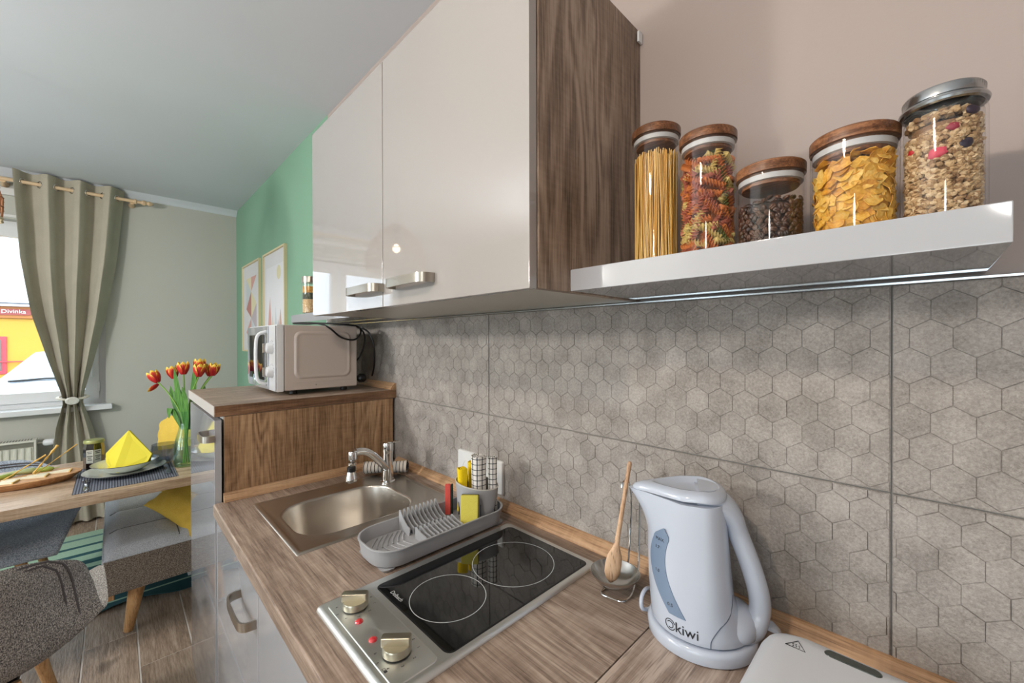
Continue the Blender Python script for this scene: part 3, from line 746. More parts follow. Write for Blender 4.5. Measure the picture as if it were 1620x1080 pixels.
# ------------------------------------------------------------------ hob
hb = thing('hob', 'two-zone ceramic domino hob with steel rim and side knobs', 'hob', (-.652, -.327, .9005))
hx0, hx1, hy0, hy1 = -.793, -.512, -.575, -.079
bm = B(); n = 5
rs = [rr(hx0-.002, hx1+.002, hy0-.002, hy1+.002, .010, .9003), rr(hx0-.001, hx1+.001, hy0-.001, hy1+.001, .010, .905), rr(hx0+.003, hx1-.003, hy0+.003, hy1-.003, .009, .9085), rr(hx0+.007, hx1-.007, hy0+.007, hy1-.007, .008, .9090)]
rings(bm, rs, True, False, True); obj('steel_rim', bm, M['steel_hob'], hb, world=True, angle=50)
gx0, gx1, gy0, gy1 = -.768, -.524, -.468, -.098
hg = mat('ceramic_glass', C(10, 11, 12), .035, spec=.9); nn = N(hg)
sp = nn.noise(nn.coord(), 620, 1, .5)
nn.l(nn.ramp(sp, [(.78, C(9, 10, 11)), (.84, C(120, 120, 120))]), nn.p.inputs['Base Color'])
obj('seal', rings(B(), [rr(gx0-.003, gx1+.003, gy0-.003, gy1+.003, .014, .9088), rr(gx0-.003, gx1+.003, gy0-.003, gy1+.003, .014, .9094)]), M['black'], hb, world=True)
gl = obj('glass_plate', rings(B(), [rr(gx0, gx1, gy0, gy1, .012, .9090), rr(gx0, gx1, gy0, gy1, .012, .9096)]), hg, hb, world=True, smooth=False)
lg = mat('zone_line', C(190, 194, 196), .4)
for cx, cy, r in ((-.642, -.385, .0725), (-.640, -.212, .090)):
    bm = B(); rings(bm, [[(cx+(r+d)*cos(2*pi*i/64), cy+(r+d)*sin(2*pi*i/64), z) for i in range(64)] for d, z in ((-.0007, .9096), (-.0007, .90975), (.0007, .90975), (.0007, .9096))], True, False, False)
    obj('cooking_zone_ring', bm, lg, gl, world=True)
t = text_bm('Delbach', .0125, .00008); xform(t, Matrix.Translation((-.712, -.455, .9097))); obj('lettering', t, lg, gl, smooth=False, world=True)
pa = rings(B(), [rr(hx0+.014, hx1-.012, -.562, -.484, .012, .9088), rr(hx0+.015, hx1-.013, -.561, -.485, .011, .9105), rr(hx0+.017, hx1-.015, -.559, -.487, .010, .9108)], True, False, True)
obj('control_panel', pa, M['steel_hob'], hb, world=True, angle=50)
CP = bpy.data.objects['control_panel.001'] if 'control_panel.001' in bpy.data.objects else None
knm = mat('knob_metal', C(182, 176, 158), .3, 1)
for i, (kx, ky, ang) in enumerate(((-.737, -.525, -42), (-.583, -.525, -42))):
    kn = bpy.data.objects.new('knob', None)
    k = obj('knob', lathe(B(), [(.0225, .002), (.0225, .010), (.021, .013), (0, .013)], seg=32, cap1=False), knm, hb)
    k.location = (kx+.652, ky+.327, .0105)
    bpy.data.objects.remove(kn)
    g = rings(B(), [[(x, y, z) for x, y in rrect(-.0240+e, .0225-e, -.0070+e, .0070-e, .003, 3)] for z, e in ((.012, 0), (.0245, 0), (.026, .0015))])
    xform(g, Matrix.Rotation(D(ang+90), 4, 'Z')); obj('grip_bar', g, knm, k)
    obj('collar', lathe(B(), [(.0205, -.0005), (.0205, .003)], seg=28), M['black'], k)
    bm = B()
    for q in range(7):
        a = D(-30-38*q+(0 if i else 180)) if False else D(100-38*q)
        tt = text_bm(str((q) % 7) if q else '0', .0065, .00005); xform(tt, Matrix.Translation((kx+cos(a)*.033, ky+sin(a)*.033, .9109)))
        me = bpy.data.meshes.new('x'); tt.to_mesh(me); tt.free(); bm.from_mesh(me); bpy.data.meshes.remove(me)
    o = obj('dial_numbers', bm, M['dark_print'], hb, smooth=False, world=True); o['kind'] = 'stuff'
    bm = B(); xx = kx-.045 if i == 0 else kx+.018
    yy = ky+.001 if i == 0 else ky-.031
    for a in (0, .0055):
        rings(bm, [[(xx+a+px, yy+py, .9109) for px, py in rrect(-.0024, .0024, -.0024, .0024, .0002, 1)], [(xx+a+px*.8, yy+py*.8, .9110) for px, py in rrect(-.0024, .0024, -.0024, .0024, .0002, 1)], [(xx+a+px*.75, yy+py*.75, .9108) for px, py in rrect(-.0024, .0024, -.0024, .0024, .0002, 1)]], True, False, False)
    box(bm, xx-.0018+(.0055 if i else 0), xx+.0018+(.0055 if i else 0), yy-.0018, yy+.0018, .9108, .9110)
    obj('zone_symbol', bm, M['dark_print'], hb, smooth=False, world=True)['kind'] = 'stuff'
red = mat('red_lens', C(200, 20, 34), .12, spec=.8, Coat_Weight=1)
for px, py in ((-.692, -.538), (-.634, -.540)):
    obj('indicator_lamp', lathe(B(), [(.0072, 0), (.0072, .001), (.0056, .0030), (.0024, .0040), (0, .0042)], (px, py, .9106), 18, True, False), red, hb, world=True)
# ================================================================== THINGS ON THE WORKTOP
GP = M['grey_plastic']
# ---- drainer tray
dt = thing('drainer_tray', 'grey plastic drainer tray with plate slots between sink and hob', 'dish rack', (-.875, -.255, .900))
tx0, tx1, ty0, ty1 = -.951, -.797, -.446, -.066
n = 8
def tr_(e, z, r=.058): return at(rrect(tx0+e, tx1-e, ty0+e, ty1-e, r-e*.6, n), z)
bm = B(); rings(bm, [tr_(.010, .9065, .056), tr_(.006, .910), tr_(.0025, .930), tr_(.0005, .944), tr_(-.0015, .9455), tr_(-.0015, .948), tr_(.0005, .949), tr_(.0030, .948), tr_(.0035, .944), tr_(.007, .914), tr_(.012, .9115, .056)])
obj('basin', bm, GP, dt, world=True, angle=50)
for a, b, c, d in ((tx0+.012, tx0+.05, ty0+.012, ty0+.05), (tx1-.05, tx1-.012, ty0+.012, ty0+.05), (tx0+.012, tx0+.05, ty1-.05, ty1-.012), (tx1-.05, tx1-.012, ty1-.05, ty1-.012)):
    obj('foot', rings(B(), [at(rrect(a+.004, b-.004, c+.004, d-.004, .012, 4), .9004), at(rrect(a, b, c, d, .014, 4), .9068)]), GP, dt, world=True)
ins = obj('drain_insert', rings(B(), [at(rrect(tx0+.009, tx1-.009, ty0+.009, ty1-.009, .05, n), .915), at(rrect(tx0+.009, tx1-.009, ty0+.009, ty1-.009, .05, n), .919)]), GP, dt, world=True)
# herringbone ribs, curved, at the front
for sd in (0, 1):
    for q in range(13 if sd == 0 else 9):
        P = []
        for s in range(9):
            u = s/8
            if sd == 0:
                x = -.884 - .056*u; y = -.425+.0135*q+.045*u**1.4
            else:
                x = -.878 + .062*u; y = -.425+.0155*q+.020*u**1.4
            if ty0+.016 < y < -.334+.028*(u if sd == 0 else 0) and tx0+.013 < x < tx1-.013:
                cx_ = min(max(x, tx0+.06), tx1-.06); cy2 = max(y, ty0+.06)
                if (x-cx_)**2+(y-cy2)**2 < .045**2: P.append((x, y, .920))
        if len(P) > 2: obj('rib', tube(B(), P, .0022, 6), GP, ins, world=True)
# plate dividers
def fin(poly, y, nm='divider'):
    bm = B(); prism(bm, poly, -.0011, .0011, lambda x, z, t: (x, y+t, z)); bevel_all(bm, .0005, 1)
    return obj(nm, bm, GP, dt, world=True)
for q in range(10):
    y = -.322+.0118*q
    fin([(-.944, .919), (-.893, .919), (-.890, .936), (-.894, .938), (-.905, .941), (-.920, .951), (-.931, .963), (-.938, .970), (-.943, .968)], y)
for q in range(10):
    y = -.318+.0118*q
    fin([(-.873, .919), (-.820, .919), (-.822, .936), (-.825, .938), (-.845, .940), (-.868, .9475), (-.872, .946)], y)
obj('suction_clip', rings(B(), [at(rrect(-.852, -.838, -.424, -.412, .003, 3), .920), at(rrect(-.851, -.839, -.423, -.413, .003, 3), .929)]), glass('clip_clear', (.85, .9, .92, 1), .8), dt, world=True)

# ---- utensil cup standing in the tray
cup = thing('utensil_cup', 'tall grey oval caddy with a slanted rim at the back of the drainer tray', 'caddy', (-.868, -.128, .9195))
def oval(rx, ry, zf, ang=D(30)):
    out = []
    for i in range(32):
        a = 2*pi*i/32; x = rx*cos(a); y = ry*sin(a)
        xx = x*cos(ang)-y*sin(ang); yy = x*sin(ang)+y*cos(ang)
        out.append((xx, yy, zf(xx, yy)))
    return out
A0 = D(45)
rim = lambda x, y: .088+(-.7*x-.7*y)*.16+(-.7*x+.7*y)*.10
bm = B(); rings(bm, [oval(.048, .037, lambda x, y: 0, A0), oval(.051, .039, lambda x, y: .004, A0), oval(.0590, .0445, rim, A0), oval(.0595, .045, lambda x, y: rim(x, y)+.0018, A0), oval(.0575, .0430, lambda x, y: rim(x, y)+.0018, A0), oval(.0565, .042, lambda x, y: rim(x, y)-.002, A0), oval(.048, .036, lambda x, y: .006, A0)])
obj('shell', bm, GP, cup, angle=60)
obj('rim_band', rings(B(), [oval(.0597, .0452, lambda x, y: rim(x, y)+.0015, A0), oval(.0597, .0452, lambda x, y: rim(x, y)+.0035, A0), oval(.0570, .0425, lambda x, y: rim(x, y)+.0035, A0), oval(.0570, .0425, lambda x, y: rim(x, y)+.0015, A0), oval(.0597, .0452, lambda x, y: rim(x, y)+.0015, A0)], True, False, False), mat('pale_rim', C(206, 204, 196), .5), cup, angle=60)
for a in (-150, -135, -75, -20, -5):
    x, y = .0535*cos(D(a)), .0415*sin(D(a)); xx, yy = x*cos(A0)-y*sin(A0), x*sin(A0)+y*cos(A0)
    bm = box(B(), -.0008, .0008, -.0012, .0012, .010, .045)
    obj('drain_slot', xform(bm, Matrix.Translation((xx*1.005, yy*1.005, 0)) @ Matrix.Rotation(D(a)+A0+pi/2, 4, 'Z')), M['black'], cup, smooth=False)

def sponge(loc, rz, lx, ly, lz, foam, label, tilt=0):
    t = thing('sponge', label, 'sponge', loc, rz)
    fm = mat('foam', foam, .95, spec=.1); q = N(fm); v = q.n('TexVoronoi', i_Scale=700.0); q.l(q.coord(), v.inputs['Vector'])
    q.l(q.mix(.35, foam, q.ramp(v.outputs['Distance'], [(.1, (.6, .6, .6, 1)), (.5, (1, 1, 1, 1))]), 'MULTIPLY'), q.p.inputs['Base Color']); q.bump(v.outputs['Distance'], .5, .002)
    T = Matrix.Rotation(tilt, 4, 'X')
    obj('foam', xform(rbox(-lx/2, lx/2, -ly*.78, 0, 0, lz, .003, 2), T), fm, t)
    obj('scouring_pad', xform(rbox(-lx/2, lx/2, .0002, ly*.25, 0, lz, .002, 2), T), fabric('scouring', C(18, 34, 30), C(48, 70, 60), 900, .6), t)
    return t
sponge((-.922, -.176, .9195), D(48), .012, .021, .084, C(214, 92, 84), 'red sponge standing upright left of the grey caddy')
bpy.data.objects['sponge'].rotation_euler = (0, 0, D(-45))
for c in bpy.data.objects['sponge'].children: pass
sponge((-.8300, -.1835, .9195), D(42), .046, .016, .079, C(220, 208, 96), 'yellow sponge leaning on the front of the grey caddy', D(-7))

# ---- rolled cloths
def roll(name, c, r, z0, z1, m, label, turns=3, wob=.0015, rz=0, cat='cloth', horizontal=False, seed=1):
    rnd = random.Random(seed)
    t = thing(name, label, cat, c, rz)
    pts = []
    N_ = 18*turns
    for i in range(N_+1):
        a = 2*pi*i/18; rad = r*(.16+.84*i/N_); pts.append((rad*cos(a)+wob*sin(3*a), rad*sin(a)+wob*cos(2*a)))
    th = r*.84/turns*.42
    nz = 8
    def pf(u, v, off):
        i = u*N_; k0 = min(int(i), N_-1); f = i-k0
        x = pts[k0][0]*(1-f)+pts[k0+1][0]*f; y = pts[k0][1]*(1-f)+pts[k0+1][1]*f
        l = math.hypot(x, y)+1e-6; pin = 1-.07*sin(v*pi)*1.0+.02*sin(v*9+u*30)
        z = z0+(z1-z0)*v+(.001*sin(u*40) if v > .9 else 0)
        x, y = (x+x/l*off)*pin, (y+y/l*off)*pin
        return (x, y, z) if not horizontal else (z, x, y)
    bm = thick_grid(B(), N_, nz, lambda u, v: pf(u, v, 0), lambda u, v: pf(u, v, -th))
    obj('rolled_cloth', bm, m, t, angle=80)
    return t

def check_mat(name, base, line, sc, w=.10, kind='check', warp=1.0, axis=2):
    m = mat(name, base, .9, spec=.1); q = N(m)
    s = q.n('SeparateXYZ'); q.l(q.coord(), s.inputs[0])
    ang = q.math('ARCTAN2', s.outputs[1], s.outputs[0])
    a = q.math('FRACT', q.math('MULTIPLY', ang, sc*.021))
    b = q.math('FRACT', q.math('MULTIPLY', s.outputs[axis], sc))
    la = q.math('LESS_THAN', a, w*1.4); lb = q.math('LESS_THAN', b, w)
    f = q.math('MAXIMUM', la, lb) if kind == 'check' else lb
    q.l(q.mix(f, base, line), q.p.inputs['Base Color'])
    q.bump(q.noise(q.coord(), 600, 2), .3, .001)
    return m
ck = check_mat('checked_cloth', C(226, 222, 216), C(30, 30, 38), 70, .13)
yc = fabric('yellow_cloth', C(232, 196, 22), C(246, 214, 40), 500, .2)
roll('dish_towel', (-.862, -.126, .935), .0235, 0, .150, ck, 'rolled white tea towel with black check, front one in the caddy', 3, .0012, .4, 'towel', seed=3)
roll('dish_towel', (-.838, -.098, .935), .0155, 0, .146, ck, 'rolled black-checked tea towel behind, nearest the socket plate', 3, .0012, 1.4, 'towel', seed=5)
roll('cleaning_cloth', (-.893, -.158, .935), .0170, 0, .116, yc, 'rolled bright yellow cleaning cloth, front one in the caddy', 2, .001, .2)
roll('cleaning_cloth', (-.898, -.126, .935), .0130, 0, .126, yc, 'folded yellow cloth tucked behind the first yellow roll', 2, .002, 2.2)
st = check_mat('striped_towel', C(216, 206, 194), C(34, 38, 50), 78, .2, 'stripe', axis=0)
tw = roll('rolled_towel', (-1.412, -.118, .9325), .0265, -.078, .078, st, 'rolled cream towel with dark stripes behind the tap', 3, .0012, D(50), 'towel', True)

# ---- twin socket on the tiles
so = thing('wall_socket', 'white double socket plate on the tiles behind the caddy', 'socket', (-.993, -.0095, .985))
pl_ = mat('socket_white', C(226, 226, 224), .25)
bm = B(); rings(bm, [[(a, y, b) for a, b in rrect(-1.104+e, -.882-e, .937+e, 1.038-e, .006, 3)] for y, e in ((-.0095, 0), (-.0165, .001), (-.0195, .005))])
obj('plate', bm, pl_, so, world=True, angle=50)
for x in (-1.050, -.936):
    bm = B(); rings(bm, [[(x+r*cos(2*pi*i/28), y, .9875+r*sin(2*pi*i/28)) for i in range(28)] for r, y in ((.024, -.0196), (.022, -.0207), (.0205, -.0207), (.0195, -.0125))], True, False, True)
    s_ = obj('socket_well', bm, pl_, so, world=True, angle=50)
    for dx in (-.0085, .0085): obj('pin_hole', xform(lathe(B(), [(.0025, 0), (.0025, .0005)], seg=10), Matrix.Translation((x+dx, -.0127, .9875)) @ Matrix.Rotation(pi/2, 4, 'X')), M['black'], s_, world=True)

# ---- spoon rest with wire stand and wooden spoon
sr = thing('spoon_rest', 'small steel spoon rest bowl on a wire stand by the kettle', 'spoon rest', (-.432, -.125, .900))
bm = B(); lathe(bm, [(.010, .912), (.022, .914), (.035, .922), (.0445, .934), (.0475, .9395), (.0482, .9405), (.0470, .9400), (.0435, .9345), (.034, .9235), (.021, .9155), (0, .914)], (-.434, -.130, 0), 36, True, False)
obj('bowl', bm, M['bowl_steel'], sr, world=True, angle=60)
wire = spline([(-.420, -.156, .9022), (-.448, -.158, .9022), (-.452, -.132, .9022), (-.444, -.110, .9022), (-.437, -.092, .905), (-.437, -.075, .93), (-.4365, -.066, 1.00), (-.4365, -.062, 1.07), (-.441, -.067, 1.105), (-.446, -.080, 1.102), (-.447, -.083, 1.092)], 6)
obj('wire_frame', tube(B(), wire, .0018, 8), M['chrome'], sr, world=True)
wire = spline([(-.420, -.156, .9022), (-.405, -.150, .9022), (-.402, -.128, .9022), (-.408, -.105, .9022), (-.414, -.088, .905), (-.415, -.072, .93), (-.416, -.066, 1.00), (-.417, -.062, 1.06), (-.420, -.068, 1.088), (-.426, -.078, 1.086)], 6)
obj('wire_frame', tube(B(), wire, .0018, 8), M['chrome'], sr, world=True)
sp = thing('wooden_spoon', 'pale wooden spoon standing in the steel spoon rest', 'spoon', (-.441, -.131, .9175))
top_ = Vector((-.432, -.075, 1.148)); bot_ = Vector((-.4405, -.136, .9185)); ax = (top_-bot_); L_ = ax.length; ax.normalize()
sd = Vector((.72, .69, 0)); sd = (sd-ax*sd.dot(ax)).normalized(); nn_ = ax.cross(sd)
rs = []
for s, w, th in ((0, .003, .002), (.006, .0105, .0035), (.018, .0155, .0042), (.034, .0165, .0042), (.050, .0145, .0045), (.064, .0085, .0050), (.074, .0052, .0048), (.10, .0047, .0045), (.17, .0044, .0044), (L_-.004, .0046, .0046), (L_, .003, .003)):
    c = bot_+ax*s; rs.append([c+sd*cos(2*pi*k/14)*w+nn_*sin(2*pi*k/14)*th for k in range(14)])
obj('spoon_body', rings(B(), rs), M['spoon_wood'], sp, world=True, angle=80)

# ---- kettle   (local frame: +X towards the handle, -Y towards the camera)
KW = mat('kettle_white', C(192, 200, 214), .16, spec=.5, Coat_Weight=.4, Coat_Roughness=.05)
kt = thing('electric_kettle', 'white electric kettle with grey water gauge beside the spoon rest', 'kettle', (-.270, -.128, .900), D(24))
obj('power_base', lathe(B(), [(.081, .0), (.0845, .003), (.0855, .016), (.083, .022), (.078, .024)], seg=48, sx=1.0, sy=.94), KW, kt, angle=50)
# body
def kring(z, xl, xr, b, lean=0, n=48):
    out = []
    for i in range(n):
        a = 2*pi*i/n; x = cos(a); y = sin(a)
        r = xr if x > 0 else xl
        out.append((x*r+lean, y*b, z))
    return out
def kpar(z):
    t = (z-.026)/(.238-.026)
    xl = .079+.004*t+.004*sin(t*pi)+ (.036*max(0, (t-.66)/.34)**1.7)
    xr = .078-.026*min(1, t/.22)**.8-.014*max(0, (t-.22)/.78)**.8
    b = .074-.016*t**1.3
    return xl, xr, b
bm = B(); rs = [kring(.0255, .074, .074, .070)]
for i in range(22):
    z = .028+(.236-.028)*i/21; xl, xr, b = kpar(z); rs.append(kring(z, xl, xr, b))
rings(bm, rs)
# pinch the spout to a beak near the top
for v in bm.verts:
    t = max(0, (v.co.z-.17)/.066)
    if v.co.x < -.03: v.co.y *= 1-.55*t*min(1, (-v.co.x-.03)/.06)
obj('body', bm, KW, kt, angle=70)
# lid: dished oval with thumb recess
bm = B()
def lr(s, z): 
    o_ = kring(z, .112*s, .041*s, .0565*s)
    return [(x, y*(1-.50*min(1, max(0, (-x-.03)/.06)) if x < -.03 else y and 1) if x < -.03 else y, zz+(.006*(1-min(1, abs(x)/.1)))) for x, y, zz in o_]
rings(bm, [lr(.985, .2362), lr(.99, .240), lr(.95, .2445), lr(.86, .2480), lr(.72, .2500), lr(.66, .2496), lr(.56, .2430), lr(.40, .2405), lr(.1, .2400)])
obj('lid', bm, KW, kt, angle=60)
obj('lid_thumb_rest', rings(B(), [[(x, y, .2465+z) for x, y in ((.034*cos(a)-.004, .030*sin(a)) for a in [pi*k/12-pi/2+.0 for k in range(13)])] for z in (-.006, .0075)]), KW, kt, angle=50)
# handle loop
HP = spline([(-.006, 0, .230), (.024, 0, .231), (.046, 0, .211), (.058, 0, .178), (.074, 0, .134), (.0855, 0, .092), (.088, 0, .062), (.080, 0, .040), (.064, 0, .030)], 6)
bm = B(); rs = []
for i, p in enumerate(HP):
    a = HP[max(i-1, 0)]; b = HP[min(i+1, len(HP)-1)]; d = (b-a).normalized(); nrm = Vector((d.z, 0, -d.x)); u = i/(len(HP)-1)
    w = .0165+.0010*sin(u*pi)+.012*max(0, (u-.8)/.2)+.009*max(0, 1-u*3.2); h = .021 + .028*max(0, 1-u*2.8)+.016*max(0, (u-.75)/.25)
    rs.append([p+nrm*cos(2*pi*k/16)*w*.92+Vector((0, 1, 0))*sin(2*pi*k/16)*h for k in range(16)])
rings(bm, rs); obj('handle', bm, KW, kt, angle=80)
# lower grip housing flowing into the body
bm = B(); sphere(bm, (.050, 0, .036), .036, .050, .030, 24, 12)
for v in bm.verts:
    if v.co.z < .027: v.co.z = .027
obj('handle_foot', bm, KW, kt, angle=80)
obj('switch_lever', rings(B(), [[(x, s*w, z+t) for s, t in ((-1, -.003), (1, -.003), (1, .003), (-1, .003))] for x, w, z in ((.072, .010, .040), (.092, .012, .042), (.108, .011, .038), (.118, .007, .030))]), KW, kt, angle=60)
# seam lines on the camera side
def surf(th, z, off=.0006):
    xl, xr, b = kpar(z); x = cos(th); return ((x*(xr if x > 0 else xl))*(1+off/.07), sin(th)*b*(1+off/.07), z)
sm = mat('seam_shadow', C(84, 92, 108), .6)
for sgn in (-1, 1):
    P = [surf(sgn*D(th), z, .0002) for th, z in ((82, .028), (80, .040), (68, .056), (50, .066), (36, .074), (22, .092))]
    obj('seam', tube(B(), spline(P, 5), .0007, 5), sm, kt)
# water gauge
def strip(z):   # centre angle and half width (degrees) at height z
    t = (z-.060)/(.190-.060); th = 238-26*sin(t*pi*.9)*.9+5*(1-t); hw = 9.5+3.5*sin(t*pi)
    if t > .9: hw *= 1-(t-.9)/.1*.9
    return th, hw
gm = mat('gauge_grey', C(120, 138, 162), .25); 
def gf(off): return lambda u, v: (lambda z: surf(D(strip(z)[0]+(u*2-1)*strip(z)[1]), z, off))(.060+(.190-.060)*v)
gz_ = obj('water_gauge', thick_grid(B(), 6, 24, gf(.0011), gf(-.0005)), gm, kt, angle=60)
for z, s in ((.170, 'MAX'), (.156, '1.7'), (.118, '1.0'), (.074, '0.5')):
    t = text_bm(s, .0075, .00008); th0, _ = strip(z)
    deform(t, lambda x, y, zz: (lambda p: p)(surf(D(th0)+x/.074, z+y, .0014+zz)))
    obj('gauge_mark', t, M['dark_print'], gz_, smooth=False)
t = text_bm('kiwi', .0215, .00012); deform(t, lambda x, y, zz: surf(D(253)+x/.077, .0425+y, .0006+zz)); obj('lettering', t, M['dark_print'], kt, smooth=False)
bm = B()
for R0, w, a0, a1 in ((.0078, .0009, 20, 340), (.0044, .0010, -120, 150)):
    ar = [D(a0+(a1-a0)*i/28) for i in range(29)]
    thick_grid(bm, 28, 1, lambda u, v: surf(D(234)+(R0+w*v)*cos(ar[int(round(u*28))])/.077, .0425+(R0+w*v)*sin(ar[int(round(u*28))]), .0008), lambda u, v: surf(D(234)+(R0+w*v)*cos(ar[int(round(u*28))])/.077, .0425+(R0+w*v)*sin(ar[int(round(u*28))]), .0002))
obj('emblem', bm, M['dark_print'], kt, smooth=False)['kind'] = 'stuff'
cord = spline([(-.080, .02, .012), (-.089, .012, .012), (-.0955, .002, .020), (-.096, .006, .036), (-.090, .024, .042), (-.082, .050, .030), (-.075, .072, .012), (-.04, .098, .008), (.04, .102, .006)], 7)
obj('power_cord', tube(B(), cord, .0034, 8), KW, kt)

# ---- sandwich maker at the frame's lower edge
SW = mat('sandwich_maker_white', C(208, 210, 214), .38, spec=.4)
sw = thing('sandwich_maker', 'closed white sandwich maker with oblong indicator window beside the kettle', 'sandwich maker', (-.03, -.27, .900))
ax0, ax1, ay0, ay1 = -.166, .085, -.400, -.148
obj('lower_shell', rings(B(), [at(rrect(ax0+.012, ax1-.012, ay0+.012, ay1-.012, .03, 6), .906), at(rrect(ax0+.003, ax1-.003, ay0+.003, ay1-.003, .034, 6), .915), at(rrect(ax0+.001, ax1-.001, ay0+.001, ay1-.001, .036, 6), .945)]), SW, sw, world=True, angle=50)
lid = obj('lid', rings(B(), [at(rrect(ax0+.001, ax1-.001, ay0+.001, ay1-.001, .036, 6), .947), at(rrect(ax0, ax1, ay0, ay1, .036, 6), .955), at(rrect(ax0+.003, ax1-.003, ay0+.003, ay1-.003, .036, 6), .972), at(rrect(ax0+.010, ax1-.010, ay0+.007, ay1-.007, .034, 6), .983), at(rrect(ax0+.024, ax1-.024, ay0+.014, ay1-.014, .030, 6), .989), at(rrect(ax0+.045, ax1-.045, ay0+.03, ay1-.03, .025, 6), .9905)]), SW, sw, world=True, angle=70)
iw = obj('indicator_window', rings(B(), [at(rrect(-.094, -.037, -.1815, -.1675, .0068, 5), .984), at(rrect(-.094, -.037, -.1815, -.1675, .0068, 5), .9905), at(rrect(-.092, -.039, -.1800, -.1690, .0054, 5), .9920)]), mat('smoky_lens', C(52, 58, 52), .08, spec=.9), lid, world=True, angle=60)
obj('lens_divider', rbox(-.0662, -.0652, -.1800, -.1690, .990, .9923, .0002, 1), M['black'], iw, world=True) if False else None
bm = B()
def tri(s, z): return [(-.122+s*x, -.187+s*y, z) for x, y in ((0, .0105), (-.0115, -.008), (.0115, -.008))]
rings(bm, [tri(1, .9902), tri(1, .9907), tri(.88, .9907), tri(.88, .9902)], True, False, False)
for dx in (-.0035, 0, .0035):
    P = [(-.122+dx+.0010*sin(k*1.6), -.1925+k*.0016, .9905) for k in range(5)]; tube(bm, P, .00035, 4)
xx_ = obj('heat_symbol', bm, M['dark_print'], lid, smooth=False, world=True); xx_['kind'] = 'stuff'
for dx in (-.14, .06):
    for dy in (-.37, -.18): obj('foot', lathe(B(), [(.010, .9003), (.012, .903), (.011, .908)], (dx, dy, 0), 12), M['black'], sw, world=True)
obj('hinge', rbox(-.10, .02, -.147, -.136, .930, .965, .004), SW, sw, world=True)
obj('front_handle', rbox(-.09, .01, -.428, -.400, .940, .965, .006), SW, sw, world=True)
# ================================================================== STORAGE JARS ON THE SHELF
ZS = 1.5272
RING = mat('silicone_ring', C(196, 196, 196), .4)
def wood_jar(x, y, r, h, label):
    """straight glass jar, total height h, with a flat wooden lid"""
    t = thing('storage_jar', label, 'jar', (x, y, ZS))
    hb_ = h-.016
    g = lathe(B(), [(r*.80, .0006), (r-.002, .001), (r, .004), (r, hb_), (r-.0022, hb_), (r-.0022, .006), (r*.80, .004)], seg=48)
    obj('glass_body', g, M['glass'], t, angle=50)
    l = obj('lid', lathe(B(), [(0, h-.031), (r-.008, h-.031), (r-.007, h-.030), (r-.007, h-.0145), (r+.0005, h-.0145), (r+.0008, h-.013), (r+.0008, h-.002), (r-.001, h), (0, h)], seg=48, cap0=False, cap1=False), M['lid_wood'], t, angle=50)
    obj('seal_ring', lathe(B(), [(r-.0075, h-.026), (r-.0028, h-.0255), (r-.0028, h-.018), (r-.0075, h-.017)], seg=40, cap0=False, cap1=False), RING, l, angle=60)
    return t
YJ = -.150
jars = dict(spag=(-.338, .0405, .243), fus=(-.250, .0420, .203), cof=(-.162, .0435, .124), fla=(-.068, .0455, .137), gra=(.012, .0360, .158))
wood_jar(jars['spag'][0], YJ, jars['spag'][1], jars['spag'][2], 'tall glass jar of spaghetti with wooden lid nearest the cabinet')
wood_jar(jars['fus'][0], YJ, jars['fus'][1], jars['fus'][2], 'glass jar of coloured spiral pasta with wooden lid')
wood_jar(jars['cof'][0], YJ, jars['cof'][1], jars['cof'][2], 'lowest glass jar, half full of coffee beans, with wooden lid')
wood_jar(jars['fla'][0], YJ, jars['fla'][1], jars['fla'][2], 'wide glass jar of corn flakes with wooden lid')

# spaghetti
rnd = random.Random(5)
spm = mat('spaghetti', C(232, 184, 84), .45); q = N(spm); q.l(q.ramp(q.noise(q.coord((300, 300, 2)), 1, 1), [(.35, C(214, 154, 48)), (.65, C(244, 206, 122))]), q.p.inputs['Base Color'])
bm = B(); r = jars['spag'][1]-.005
for i in range(330):
    a = rnd.uniform(0, 2*pi); R_ = r*(1-rnd.random()**2*.45) if i > 60 else r*rnd.random()
    x0_, y0_ = R_*cos(a), R_*sin(a); b = a+rnd.gauss(0, .22); R2 = min(r, R_*rnd.uniform(.8, 1.05))
    z1 = rnd.uniform(.188, .203)
    tube(bm, [(x0_, y0_, .005), (x0_*.5+R2*cos(b)*.5, y0_*.5+R2*sin(b)*.5, .1), (R2*cos(b), R2*sin(b), z1)], .00095, 4)
o = obj('spaghetti', bm, spm); o.location = (jars['spag'][0], YJ, ZS); tag(o, 'bundle of dry spaghetti filling the tallest jar', 'pasta', kind='stuff')

